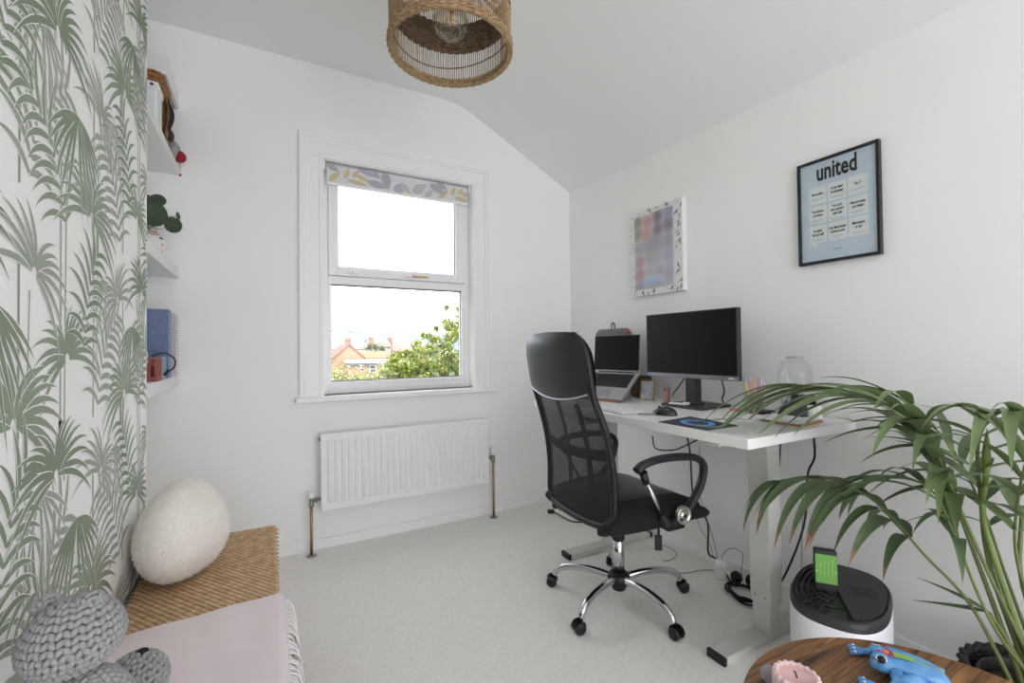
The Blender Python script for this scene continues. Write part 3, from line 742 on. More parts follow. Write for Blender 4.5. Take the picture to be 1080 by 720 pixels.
# grey stylus strip beside it
bm = NB(); obox(bm, (1.452, 1.435, DZ+.004), Vector((.72, -.69, 0)).normalized(), Vector((.69, .72, 0)).normalized(), Z1, .075, .012, .006, .002)
top('grey_stick', bm, M('grey_plastic', (140, 140, 142), .5), 'thin grey stick lying in front of the mouse', 'stick')

# mouse mat with blue ring emblem
mm = thing('mouse_mat', (1.45, 1.20, DZ), 'dark grey mouse mat with a blue ring emblem', 'mouse mat')
bm = NB(); P4 = [atz(u, v, DZ+.001) for u, v in ((694.5, 445), (728, 439.5), (778, 449), (745.5, 453.8))]
prism(bm, P4, (0, 0, .0025)); obj('mat', bm, M('charcoal_cloth', (62, 60, 70), .9), mm)
cc = (P4[0]+P4[1]+P4[2]+P4[3])/4; e1 = (P4[2]-P4[1]+P4[3]-P4[0])/2; e2 = (P4[1]-P4[0]+P4[2]-P4[3])/2
bm = NB(); N = 48; zo = Vector((0, 0, .0030))
def ringpt(t, r): return cc + e1*(math.cos(t)*r*.5) + e2*(math.sin(t)*r*.5) + zo
strip(bm, [ringpt(2*PI*k/N, .62) for k in range(N+1)], [ringpt(2*PI*k/N, .40) for k in range(N+1)], 0, False)
strip(bm, [ringpt(.5+k*.06, .12+.015*k) for k in range(26)], [ringpt(.5+k*.06, .14+.025*k) for k in range(26)], 0, False)
obj('emblem', bm, M('print_blue', (96, 162, 220), .7), mm, top='raw')

# ------------------------------------------------------------------ the right end of the desk, behind the palm leaves
bm = NB()
pp_ = [(0, .0), (.056, .0), (.066, .006), (.074, .03), (.076, .07), (.072, .105), (.058, .130), (.040, .142), (.036, .150), (.037, .158), (.040, .160), (.042, .158), (.039, .150), (.043, .145)]
JX, JY = 1.945, 1.085
t = thing('glass_jar', (JX, JY, DZ), 'clear round glass jar at the back of the desk', 'jar')
JG = emit_free_glass('clear_jar_glass', tint=(253, 254, 254), gloss=.15)
lathe(bm, [(r, z) for r, z in [(0, 0), (.040, 0), (.046, .004), (.052, .05), (.060, .12), (.064, .165), (.061, .195), (.050, .220), (.036, .232), (.031, .238), (.030, .246)]], (JX, JY, DZ), 32); obj('vessel', bm, JG, t)
bm = NB(); lathe(bm, [(.0285, .243), (.032, .241), (.033, .247), (.0295, .249)], (JX, JY, DZ), 32, close=True); obj('rim', bm, emit_free_glass('jar_rim_glass', tint=(240, 242, 242), gloss=.5), t)
# pen pot with coloured pens
t = thing('pen_pot', (1.88, 1.225, DZ), 'clear pot of pastel pens and ribbons behind the palm leaves', 'pen pot')
bm = NB(); lathe(bm, [(0, .002), (.036, .002), (.038, .0), (.040, .085), (.037, .085), (.035, .006), (0, .006)], (1.88, 1.225, DZ), 20); obj('pot', bm, emit_free_glass('pot_glass', gloss=.3), t)
pc = [(226, 178, 184), (214, 186, 210), (150, 182, 216), (232, 204, 110), (226, 156, 132), (210, 178, 206), (232, 190, 198)]
for i, c_ in enumerate(pc):
    a = i*.9; r = .02
    bm = NB(); b0 = Vector((1.88+math.cos(a)*r, 1.225+math.sin(a)*r, DZ+.006)); b1 = b0+Vector((math.cos(a)*.015, math.sin(a)*.022, .138+.012*(i % 3)))
    tube(bm, [b0, b0.lerp(b1, .93), b1], [.0048, .0048, .001], 8); obj('pen', bm, M('pen_%d' % i, c_, .45), t)
bm = NB(); box(bm, 1.855, 1.88, 1.285, 1.325, DZ, DZ+.012, .003, 1)
top('orange_eraser', bm, M('orange_rubber', (222, 140, 108), .7), 'small orange block beside the pen pot', 'eraser')
# black wedge stand, paper stack, flat black pad, ribbed pot
WED = M('black_wedge', (40, 40, 48), .6)
a = [atz(u, v, DZ) for u, v in ((819, 437), (846, 440.5))]
d = Vector((.16, -.012, 0))
bm = NB(); h = .085
prism(bm, [a[0]+Z1*.002, a[1]+Z1*.002, a[1]+Vector((.10, 0, h)), a[0]+Vector((.10, 0, h))], (.006, 0, -.001)); t = top('black_tablet_stand', bm, WED, 'black sloping tablet stand behind the paper stack', 'stand')
bm = NB(); prism(bm, [a[0]+Vector((.11, 0, .001)), a[1]+Vector((.11, 0, .001)), a[1]+Vector((.098, 0, h-.006)), a[0]+Vector((.098, 0, h-.006))], (.004, 0, 0)); obj('prop', bm, WED, t)
P4 = [atz(u, v, DZ) for u, v in ((803, 443.5), (845, 450.5), (868, 445.5), (828, 440))]
bm = NB(); prism(bm, P4, (0, 0, .010)); top('kraft_notebook', bm, M('kraft_card', (186, 146, 100), .8, var=.08, scale=40), 'brown kraft notebook at the desk corner', 'notebook')
sh = Vector((-.008, .006, .0102))
for i in range(3):
    bm = NB(); k = Vector((-.010*i, .008*i, .0014*i)); prism(bm, [p+sh+k for p in P4], (0, 0, .0012))
    o = top('paper_sheet', bm, M('paper_%d' % i, [(232, 231, 233), (226, 222, 230), (236, 236, 236)][i], .8, col2=(214, 204, 218) if i == 2 else None, scale=14), ['lowest white sheet on the kraft notebook', 'middle white sheet on the kraft notebook', 'top white sheet with a lilac print on the kraft notebook'][i], 'paper', 'papers on the kraft notebook')
bm = NB(); c = atz(804, 435.5, DZ); box(bm, c.x-.05, c.x+.05, c.y-.03, c.y+.03, DZ, DZ+.012, .004, 2)
top('black_case', bm, BLACK, 'flat black case behind the papers', 'case')
bm = NB(); c = atz(862, 441, DZ); n = 40; pr = []
for k in range(n):
    r = .024*(1+.06*math.cos(k*PI)); pr.append((c.x+.02+r*math.cos(2*PI*k/n), c.y+.02+r*math.sin(2*PI*k/n), DZ))
prism(bm, pr, (0, 0, .045)); t = top('ribbed_pot', bm, WHITE, 'small white ribbed pot beside the kraft notebook', 'pot')
bm = NB(); lathe(bm, [(0, .0462), (.02, .0462), (.0215, .048), (.024, .048), (.0245, .044)], (c.x+.02, c.y+.02, DZ), 24); obj('rim', bm, WHITE, t)
# ------------------------------------------------------------------ office chair (local frame: +x faces the desk, origin under the column)
LEATH = M('black_leather', (44, 44, 50), .32, bump=.25, bscale=260, bdist=.0006); FABB = M('black_seat_fabric', (24, 24, 25), .9, bump=.4, bscale=500)
FRAMEB = M('chair_black_frame', (26, 26, 28), .45); GREYP = M('seat_grey_panel', (66, 66, 70), .45)
def mesh_fabric():
    m = bpy.data.materials.new('black_open_mesh'); m.use_nodes = True; nt = m.node_tree; b = nt.nodes['Principled BSDF']
    b.inputs['Base Color'].default_value = (.012, .012, .013, 1); b.inputs['Roughness'].default_value = .7
    tc = nt.nodes.new('ShaderNodeTexCoord'); w = nt.nodes.new('ShaderNodeTexVoronoi'); w.inputs['Scale'].default_value = 520
    nt.links.new(tc.outputs['Object'], w.inputs['Vector'])
    g = nt.nodes.new('ShaderNodeMath'); g.operation = 'GREATER_THAN'; g.inputs[1].default_value = .32
    nt.links.new(w.outputs['Distance'], g.inputs[0])
    nt.links.new(g.outputs[0], b.inputs['Alpha']); MATS['mesh'] = m; return m
MESHF = mesh_fabric()
chair = thing('office_chair', (1.377, 1.545, 0), 'black mesh-back office chair with chrome star base at the desk', 'chair', rotz=math.radians(-3))
PB = [(1.165, -.318), (1.10, -.312), (1.02, -.300), (.94, -.288), (.87, -.262), (.79, -.236), (.70, -.216), (.60, -.205), (.50, -.205), (.425, -.212)]
def backf(z):
    for (za, fa), (zb, fb) in zip(PB, PB[1:]):
        if zb <= z <= za: return fb+(fa-fb)*(z-zb)/(za-zb)
    return PB[0][1] if z > PB[0][0] else PB[-1][1]
def smoothf(z): return sum(backf(z+d*.012) for d in (-3, -2, -1, 0, 1, 2, 3))/7
def halfw(z):
    """half width of the backrest outline by height"""
    w = .236
    if z > .80: w = .236-.012*min(1, (z-.8)/.12)
    if z > 1.05: w -= .055*((z-1.05)/.115)**3
    if z < .49: w -= .05*((.49-z)/.065)**2
    return max(w, .1)
def bk(l, z, d=0): return Vector((smoothf(z)+d-.035*(1-(l/.24)**2)*0 - .03*(1-min(1, abs(l)/.236)**2), l, z))
zt_, zb_ = 1.165, .425
N = 40
# frame: a flat loop round the whole back
loop = []
for i in range(N+1): z = zb_+(zt_-zb_)*i/N; loop.append((halfw(z), z))
pts = [bk(w, z) for w, z in loop] + [bk(w*k, zt_+.006*(1-k*k)) for w, k in [(halfw(zt_), k) for k in (.75, .5, .25, 0, -.25, -.5, -.75)]] + [bk(-w, z) for w, z in reversed(loop)] + [bk(halfw(zb_)*k, zb_-.004) for k in (-.6, -.2, .2, .6)]
bm = NB(); tube(bm, pts+[pts[0], pts[1]], .0145, 8, cap=False, flat=1.0); obj('back_frame', bm, FRAMEB, chair, local=True)
ztrim = lambda l: .945-.035*(1-(l/.225)**2)
bm = NB()                                    # mesh panel
grid(bm, lambda a, b: (lambda z0: bk((a*2-1)*(halfw(z0)-.004), z0))(zb_+.004+(ztrim((a*2-1)*.22)-zb_)*b), 18, 26); obj('mesh_panel', bm, MESHF, chair, local=True)
bm = NB()                                    # lumbar band across the mesh
grid(bm, lambda a, b: bk((a*2-1)*.226, .665+.045*b+.02*(a*2-1)**2, .004), 16, 2); obj('lumbar_band', bm, M('lumbar_black', (20, 20, 21), .7), chair, local=True)
bm = NB()                                    # padded leather headrest, two skins
def hp(a, b, s):
    l0 = (a*2-1); zlo = ztrim(l0*.22); z = zlo+(zt_+.016-zlo)*b; w = halfw(z)+.012*(1-max(0, .25-b)/.25)
    e = (1-abs(l0)**4)*(1-abs(b*2-1)**6)
    return bk(l0*w, z, s*(.017+.014*e))
for s in (-1, 1): grid(bm, lambda a, b: hp(a, b, s), 20, 14)
bmesh.ops.remove_doubles(bm, verts=bm.verts[:], dist=.0005); hr = obj('headrest', bm, LEATH, chair, local=True)
bm = NB(); tube(bm, [bk((k/20-1)*.218, ztrim((k/20-1)*.218), -.020) for k in range(41)], .0038, 6); obj('piping', bm, M('silver_piping', (190, 190, 200), .3, .6), hr, local=True)
for s in (-1, 1):                            # rear spine posts and feet of the frame
    bm = NB(); tube(bm, bez([(-.206, s*.17, .41), (-.19, s*.16, .385), (-.12, s*.12, .375), (.0, s*.08, .375)], 6), .014, 8); obj('back_bracket', bm, FRAMEB, chair, local=True)
    bm = NB(); lathe(bm, [(0, 0), (.016, 0), (.018, .004), (.018, .026), (0, .026)], (-.216, s*.17, .388), 12); obj('frame_plug', bm, FRAMEB, chair, local=True)
bm = NB(); box(bm, -.075, .06, -.012, .012, .55, .56) if False else None
# inner uprights behind mesh (grey straps with red stitch seen through it)
for s in (-1, 1):
    bm = NB(); grid(bm, lambda a, b, s=s: bk(s*.075+(a-.5)*.035, .47+.42*b, .035), 2, 10); obj('inner_strap', bm, FRAMEB, chair, local=True)
# seat cushion
def seat(a, b, s):
    x = a*2-1; y = b*2-1
    k = lambda q: abs(q)**5
    e = max(0, 1-max(k(x), k(y)))**.5
    wy = .248*(1-.06*x*x) ; fx = .03+.245*x
    roll = -.022*max(0, x-.45)**1.5*2
    topz = .498+.012*math.cos(x*2.2)-.012*(1-y*y)+roll
    return Vector((fx, y*wy, (topz-.036*(1-e)) if s > 0 else (.402-.018*e+roll*.5)))
bm = NB()
for s in (-1, 1):
    grid(bm, lambda a, b: seat(a, b, s), 22, 22)
V0 = [seat(i/22, 0, 1) for i in range(23)]
def rim(a, t):
    n = 4; q = (a*4) % 4; i = int(q) % 4; f = q-int(q)
    e = [(f, 0), (1, f), (1-f, 1), (0, 1-f)][i]
    p, r = seat(e[0], e[1], 1), seat(e[0], e[1], -1)
    o = (Vector((p.x-.03, p.y, 0)).normalized())*.020*math.sin(PI*t)
    return p.lerp(r, t)+o
grid(bm, rim, 88, 6)
bmesh.ops.remove_doubles(bm, verts=bm.verts[:], dist=.0004); obj('seat', bm, FABB, chair, local=True)
bm = NB()
def padf(a, b):
    x = -.75+1.6*a; y = (b*2-1)*.70*(1-.25*(x-.1)**2)
    p = seat((x+1)/2, (y+1)/2, 1); return p+Vector((0, 0, .006*(1-(b*2-1)**6)*(1-(a*2-1)**6)+.0015))
grid(bm, padf, 16, 14); obj('seat_panel', bm, LEATH, chair, local=True)
bm = NB(); box(bm, -.11, .13, -.09, .09, .372, .405, .008, 2); obj('tilt_plate', bm, FRAMEB, chair, local=True)
# armrests
for s in (-1, 1):
    yl = s*.282
    arm = [(-.135, yl, .652), (-.10, yl, .672), (-.02, yl, .684), (.09, yl, .681), (.17, yl, .668), (.212, yl, .640), (.214, yl, .60), (.195, yl, .55), (.155, yl, .50), (.115, yl, .462)]
    bm = NB(); P_ = bez(arm, 5); tube(bm, P_, [.021 if i < 24 else .0185 for i in range(len(P_))], 10, flat=.72); ar = obj('armrest', bm, M('armrest_black', (44, 44, 50), .35), chair, local=True)
    bm = NB(); tube(bm, [(-.105, yl, .645), (-.088, yl, .60)], [.016, .014], 12); obj('strut_socket', bm, FRAMEB, ar, local=True)
    bm = NB(); tube(bm, [(-.092, yl, .612), (-.005, yl, .455)], .0085, 12); obj('strut', bm, CHROME, ar, local=True)
    bm = NB(); tube(bm, bez([(-.012, yl, .470), (.008, yl, .432), (.04, yl, .424), (.095, yl, .455)], 5), [.012, .014, .016, .018, .019, .02, .021, .021, .021, .021, .021, .021, .021, .021, .021, .021], 10); obj('elbow', bm, FRAMEB, ar, local=True)
    bm = NB(); n = Vector((0, s, 0)); lathe(bm, [(0, .010), (.014, .010), (.016, .007), (.026, .007), (.028, .011), (.033, .011), (.036, .007), (.036, -.008), (0, -.008)], (.085, yl+s*.012, .455), 24, axis=(X1, Z1, n)); hb_ = obj('hub_disc', bm, M('satin_nickel', (196, 194, 186), .28, .8), ar, local=True)
    bm = NB(); lathe(bm, [(0, .003), (.008, .003), (.008, 0)], (.085, yl+s*.0215, .455), 8, axis=(X1, Z1, n)); obj('hub_bolt', bm, FRAMEB, hb_, local=True)
    bm = NB(); box(bm, .02, .11, min(yl, s*.1), max(yl, s*.1), .395, .410, .003, 1); obj('arm_bracket', bm, FRAMEB, chair, local=True)
# column and base
bm = NB(); tube(bm, [(0, 0, .13), (0, 0, .38)], .0145, 16); gl = obj('gas_lift', bm, CHROME, chair, local=True)
bm = NB(); lathe(bm, [(0, .10), (.026, .10), (.026, .265), (.022, .268), (0, .268)], (0, 0, 0), 24); obj('column_shroud', bm, CHROME, chair, local=True)
bm = NB(); lathe(bm, [(.016, .265), (.026, .267), (.028, .275), (.028, .288), (.022, .294), (.016, .294)], (0, 0, 0), 20); obj('collar', bm, FRAMEB, chair, local=True)
bm = NB(); lathe(bm, [(0, .050), (.028, .050), (.032, .06), (.048, .085), (.050, .108), (.040, .122), (.028, .126), (0, .126)], (0, 0, 0), 24); obj('base_hub', bm, FRAMEB, chair, local=True)
for k in range(5):
    a = math.radians(-14+72*k); d = Vector((math.cos(a), math.sin(a), 0)); sd = Vector((-d.y, d.x, 0))
    bm = NB(); tube(bm, bez([d*.03+Z1*.100, d*.12+Z1*.112, d*.20+Z1*.110, d*.262+Z1*.095, d*.292+Z1*.072, d*.300+Z1*.052], 5), [.0155]*16+[.0145]*5+[.0125]*5, 12); lg = obj('base_leg', bm, CHROME, chair, local=True)
    sw = rnd.uniform(-.6, .6); cd_ = Matrix.Rotation(sw, 3, 'Z') @ d; cs = Vector((-cd_.y, cd_.x, 0)); cc = d*.308+cd_*.006
    bm = NB()
    for s in (-1, 1): lathe(bm, [(0, -.010), (.019, -.010), (.0235, -.007), (.0235, .007), (.019, .010), (0, .010)], cc+cs*(s*.0135)+Z1*.0240, 20, axis=(cd_, Z1, cs))
    ca = obj('castor', bm, M('castor_black', (30, 30, 34), .38), chair, local=True)
    bm = NB(); N2 = 12
    L = [cc+cd_*(.0275*math.cos(PI*i/N2))+Z1*(.026+.0275*math.sin(PI*i/N2)) for i in range(N2+1)]
    strip(bm, [p+cs*.012 for p in L], [p-cs*.012 for p in L]); bmesh.ops.solidify(bm, geom=bm.faces[:], thickness=.004)
    tube(bm, [cc-cd_*.006+Z1*.045, d*.300+Z1*.062], .009, 10); obj('castor_hood', bm, MATS['castor_black'], ca, local=True)
# height lever
bm = NB(); tube(bm, bez([(.03, -.09, .385), (.075, -.14, .372), (.088, -.155, .355), (.086, -.158, .325)], 5), .005, 8); lv = obj('lever', bm, FRAMEB, chair, local=True)
bm = NB(); obox(bm, (.085, -.158, .295), Vector((.876, -.481, 0)), Vector((.481, .876, 0)), Z1, .030, .014, .064, .004); obj('lever_paddle', bm, M('paddle_black', (36, 36, 38), .5), lv, local=True)
# ------------------------------------------------------------------ wicker bench along the papered wall
WICK = M('honey_wicker', (212, 182, 144), .6, col2=(184, 148, 110), scale=45); WICKD = M('dark_wicker_core', (104, 78, 52), .8)  # second wicker: plain darker brown for core, feet and lining
BX0, BX1, BY0, BY1, BZ = -.331, .036, .15, 1.975, .45
bench = thing('wicker_bench', ((BX0+BX1)/2, (BY0+BY1)/2, 0), 'honey coloured woven wicker bench along the palm wallpaper', 'bench')
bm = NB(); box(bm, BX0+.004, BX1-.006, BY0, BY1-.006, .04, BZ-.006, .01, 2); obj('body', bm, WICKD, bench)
bm = NB()
def lump(bm, c, d, s, n, l, w, h, k=4):
    """one over-strand of the weave: a short arched ribbon"""
    pr = None
    for i in range(k+1):
        t = i/k; p = c+d*(l*(t-.5)); z = h*math.sin(PI*t)
        row = [bm.verts.new(p-s*w*.5+n*(z*.35)), bm.verts.new(p+n*z), bm.verts.new(p+s*w*.5+n*(z*.35))]
        if pr:
            for j in range(2):
                f = bm.faces.new((pr[j], pr[j+1], row[j+1], row[j])); f.smooth = True
        pr = row
pu, pv = .0115, .0165                         # strand pitch across and along
nx = int((BX1-BX0-.004)/pv); ny = int((BY1-.75)/pu)
for j in range(ny):
    y = BY1-.006-j*pu
    for i in range(nx):
        x = BX0+.006+(i+.5*(j % 2)+.4)*pv
        if x < BX1-.006: lump(bm, Vector((x, y, BZ-.003)), X1, Y1, Z1, pv*1.08, pu*.9, .0055)
obj('top_weave', bm, WICK, bench, top='raw')['kind'] = 'stuff'
bm = NB()
for j in range(int((BZ-.08)/.0075)):
    z = BZ-.012-j*.0075
    for i in range(24):
        x = BX0+.01+(i+.5*(j % 2))*.0153; lump(bm, Vector((x, BY1-.004, z)), X1, Z1, Y1, .0165, .007, .004)
obj('end_weave', bm, WICK, bench, top='raw')['kind'] = 'stuff'
bm = NB()
for a, b in (((BX1-.006, BY1-.006), (BX1-.006, BY0)), ((BX0+.006, BY1-.006), (BX1-.006, BY1-.006))):
    n = 120 if a[1] != b[1] else 26
    for s in range(2):
        tube(bm, [(a[0]+(b[0]-a[0])*k/n+.0028*math.cos(k*1.9+s*PI)*(1 if a[0] == b[0] else .2), a[1]+(b[1]-a[1])*k/n, BZ-.004+.0032*math.sin(k*1.9+s*PI)) for k in range(n+1)], .004, 6)
obj('edge_braid', bm, WICK, bench)
for x in (BX0+.02, BX1-.02):
    for y in (BY0+.03, BY1-.03):
        bm = NB(); box(bm, x-.015, x+.015, y-.015, y+.015, 0, .05, .003, 1); obj('foot', bm, WICKD, bench)

# ------------------------------------------------------------------ pink blanket with white fringe
PINK = M('blush_pink_wool', (232, 218, 220), .95, var=.03, scale=14, bump=.2, bscale=500)
blk = thing('pink_blanket', (-.12, .8, BZ), 'blush pink blanket with white fringe spread over the wicker bench', 'blanket')
R = random.Random(4); ph = [R.uniform(0, 6) for _ in range(8)]
def blf(a, b):
    y = .22+b*(1.385-.22+.02*a); x = -.327+a*.372
    z = BZ+.0065+.0035*math.sin(9*y+14*x*(1-a*.3)+ph[0])+.0030*math.sin(26*(y+.8*x)+ph[1])*(.3+.7*a)+.002*math.sin(40*(x-.3*y)+ph[2])
    z = max(z, BZ+.004)
    if b > .985: z -= .002
    if a > .965: q = (a-.965)/.035; x -= .004*q*0; z -= .018*q*q
    return Vector((x, y, z))
bm = NB(); grid(bm, blf, 44, 110); obj('cloth', bm, PINK, blk, smooth=True)
bm = NB()
for k in range(150):
    b = k/149; p = blf(1, b); o = R.uniform(.0, .010); ln = R.uniform(.05, .085); sway = R.uniform(-.02, .02)
    tube(bm, bez([p+Vector((-.003, 0, .0)), p+Vector((.008+o, sway*.3, -.012)), p+Vector((.012+o*1.6, sway*.8, -ln*.6)), p+Vector((.012+o*2.0, sway, -ln))], 3), [.0026, .0024, .0023, .0023, .0022, .0022, .002, .002, .002, .0012], 5)
f_ = obj('fringe', bm, M('fringe_white', (226, 222, 222), .9), blk); f_['kind'] = 'stuff'

# ------------------------------------------------------------------ fluffy cream cushion leaning on the wall
CREAM = M('cream_fleece', (250, 246, 240), .95, var=.05, scale=60, bump=.5, bscale=420, sheen=.4, bdist=.004)
cu = thing('fluffy_cushion', (-.215, 1.63, BZ), 'round fluffy cream cushion leaning against the palm wallpaper', 'cushion')
CC = Vector((-.218, 1.672, BZ+.142))
def cushfn(p):
    k = 1-.17*p.z-.05*p.z*p.z; b = 1+.05*math.sin(3*math.atan2(p.y, p.x)+1.0)
    z = p.z-.20*p.y*(1-abs(p.z)*.5)
    return Vector((p.x*k*b+.05*p.z, p.y*k*b-.10*p.z, z if z > -.86 else -.86+(z+.86)*.3))
bm = NB(); ell(bm, CC, .113, .182, .146, 48, 32, fn=cushfn); me_c = obj('cover', bm, CREAM, cu)
bm = NB(); R = random.Random(9)
for k in range(22000):
    d = Vector((R.gauss(0, 1), R.gauss(0, 1), R.gauss(0, 1))).normalized()
    p0 = cushfn(d); p = CC+Vector((p0.x*.113, p0.y*.182, p0.z*.146)); n = Vector((d.x/.113, d.y/.182, d.z/.146)).normalized()
    w = Vector((R.gauss(0, 1), R.gauss(0, 1), R.gauss(-.4, 1))); w = (w-n*w.dot(n)).normalized(); s = n.cross(w)
    e = p+n*R.uniform(.003, .008)+w*R.uniform(.006, .014)
    bm.faces.new((bm.verts.new(p+s*.0009), bm.verts.new(p-s*.0009), bm.verts.new(e)))
obj('pile', bm, CREAM, cu, top='raw')['kind'] = 'stuff'

# ------------------------------------------------------------------ chunky-knit grey toys
YARN = M('grey_chunky_yarn', (164, 164, 166), .95, var=.12, scale=60, bump=.5, bscale=700); CORE = M('yarn_core', (112, 112, 114), .95)
FELT = M('black_felt', (28, 26, 34), .9)
def knit(bm, c, rx, ry, rz, st=.0125, tilt=0.0, fn=None, axis='z', seed=1, zlo=-1.0):
    """an ellipsoid wrapped in rows of plump slanted stitches"""
    R = random.Random(seed); c = Vector(c); rm = (rx+ry+rz)/3
    n0 = len(bm.verts); ell(bm, c, rx*.96, ry*.96, rz*.96, 18, 12, mi=1, fn=fn)
    rows = max(5, int(PI*rz/st/.95))
    for i in range(rows):
        ph = -PI/2+PI*(i+.5)/rows
        if math.sin(ph) < zlo: continue
        m = max(3, int(2*PI*math.cos(ph)*(rx+ry)/2/(st*.80)))
        for k in range(m):
            th = 2*PI*(k+.5*(i % 2))/m
            d = Vector((math.cos(ph)*math.cos(th), math.cos(ph)*math.sin(th), math.sin(ph))); q = fn(d) if fn else d
            p = c+Vector((q.x*rx, q.y*ry, q.z*rz)); n = Vector((d.x/rx, d.y/ry, d.z/rz)).normalized()
            e = Vector((-math.sin(th), math.cos(th), 0)); u = n.cross(e).normalized()
            a = (.62 if k % 2 else -.62)+tilt+R.uniform(-.12, .12)
            t = (u*math.cos(a)+e*math.sin(a)).normalized(); s = n.cross(t)
            L = st*.92; W = st*.46; Hh = st*.42; g = []
            for (tt, ww) in ((-1, .0), (-.62, .8), (0, 1.0), (.62, .8), (1, .0)):
                if ww == 0: g.append([bm.verts.new(p+t*(tt*L*.75)-n*Hh*.3)])
                else: g.append([bm.verts.new(p+t*(tt*L*.75)+s*(W*ww*math.cos(z))+n*(Hh*ww*math.sin(z))) for z in (-.5, .5, PI/2, PI-.5, PI+.5)])
            for A, B in zip(g, g[1:]):
                for j in range(4):
                    if len(A) == 1: f = bm.faces.new((A[0], B[j+1], B[j]))
                    elif len(B) == 1: f = bm.faces.new((A[j], A[j+1], B[0]))
                    else: f = bm.faces.new((A[j], A[j+1], B[j+1], B[j]))
                    f.smooth = True
bc = Vector((-.235, .868, BZ+.014))
bear = thing('knitted_animal', tuple(bc), 'large grey chunky-knit toy animal with black nose on the pink blanket', 'soft toy')
def headfn(p): return Vector((p.x*(1-.10*p.z), p.y*(1-.10*p.z), max(p.z, -.9)))
hc_ = bc+Vector((-.006, .010, .252))
CAMR = Vector((.876, -.481, 0))
bm = NB(); knit(bm, hc_, .056, .056, .050, .0098, fn=headfn, seed=2); obj('head', bm, [YARN, CORE], bear)
bm = NB(); knit(bm, bc+Vector((.008, .0, .100)), .064, .064, .100, .0115, seed=3); obj('body', bm, [YARN, CORE], bear)
for s, dz in ((-.040, .040), (.022, .044)):
    bm = NB(); knit(bm, hc_+CAMR*s+Vector((-.002, .008, dz)), .016, .016, .011, .008, seed=5); obj('ear', bm, [YARN, CORE], bear)
bm = NB(); ell(bm, hc_+CAMR*.053+Vector((.0, .014, .006)), .007, .007, .006, 12, 8); obj('nose', bm, FELT, bear)
for s in (-1, 1):
    bm = NB(); knit(bm, bc+Vector((.055, s*.055, .026)), .030, .030, .026, .0110, seed=6); obj('paw', bm, [YARN, CORE], bear)
bc2 = Vector((-.212, 1.085, BZ+.012))
baby = thing('knitted_ball_toy', tuple(bc2), 'small round grey knitted toy with black felt nose on the blanket', 'soft toy')
bm = NB(); knit(bm, bc2+Z1*.046, .049, .049, .047, .0105, tilt=.3, seed=7); obj('body', bm, [YARN, CORE], baby)
bm = NB(); ell(bm, bc2+Vector((.008, .008, .093)), .011, .009, .006, 12, 6); obj('nose', bm, FELT, baby)
bm = NB(); ell(bm, bc2+CAMR*.048+Vector((0, .012, .062)), .004, .004, .004, 10, 6); obj('eye', bm, FELT, baby)

# ------------------------------------------------------------------ alcove shelves and what stands on them
SX0, SX1 = -.738, -.375
SHW = M('shelf_white', (232, 232, 232), .5)
def shelf(z0, z1, y0, label):
    bm = NB(); box(bm, SX0, SX1, y0, YB-.001, z0, z1, .002, 1)
    return top('floating_shelf', bm, SHW, label, 'shelf', 'floating shelves in the alcove')
S2, S3, S4 = 2.048, 1.537, 1.004
shelf(2.005, S2, 1.86, 'white alcove shelf carrying the wicker basket and grey gnome'); shelf(1.487, S3, 1.86, 'white alcove shelf carrying the face planter'); shelf(.950, S4, 1.86, 'lowest white alcove shelf carrying blue binder and small crates')
t = thing('wall_cabinet_box', (-.56, 2.62, 2.335), 'short white box shelf just under the ceiling in the alcove', 'shelf', 'floating shelves in the alcove')
bm = NB(); box(bm, SX0, SX1, 2.445, YB-.001, 2.338, 2.425, .002, 1); obj('box', bm, SHW, t)
bm = NB(); box(bm, SX1-.022, SX1-.016, 2.46, YB-.002, 2.3365, 2.339); obj('seam', bm, M('seam_grey', (130, 126, 128), .7), t)
# wicker basket on the top shelf
bk_ = thing('wicker_basket', (-.55, 2.50, S2), 'tan wicker storage basket on the upper alcove shelf', 'basket')
bm = NB()
for k in range(24):
    z = S2+.006+k*.0115; e = .0+.012*k/24
    x0, x1, y0, y1 = -.70-e*.3, -.392+e*.6, 2.41-e, 2.60+e; q = .03
    lp = []
    for cx, cy, a0 in ((x1-q, y0+q, -PI/2), (x1-q, y1-q, 0), (x0+q, y1-q, PI/2), (x0+q, y0+q, PI)):
        for j in range(5): a = a0+j*PI/8; lp.append((cx+q*math.cos(a), cy+q*math.sin(a)))
    pt = []; n = len(lp)
    for i in range(n):
        p, q2 = Vector(lp[i]), Vector(lp[(i+1) % n]); m = max(1, int((q2-p).length/.012))
        for j in range(m):
            r = p.lerp(q2, j/m); d = (Vector(r)-Vector((-.56, 2.505))).normalized()*(.0022 if (len(pt)+k) % 2 else -.0022); pt.append((r.x+d.x, r.y+d.y, z))
    tube(bm, pt+[pt[0]], .0062, 5, cap=False)
obj('weave', bm, M('tan_wicker', (178, 126, 76), .6, col2=(120, 82, 48), scale=60), bk_)
bm = NB(); box(bm, -.69, -.405, 2.425, 2.585, S2, S2+.262); obj('lining', bm, WICKD, bk_)
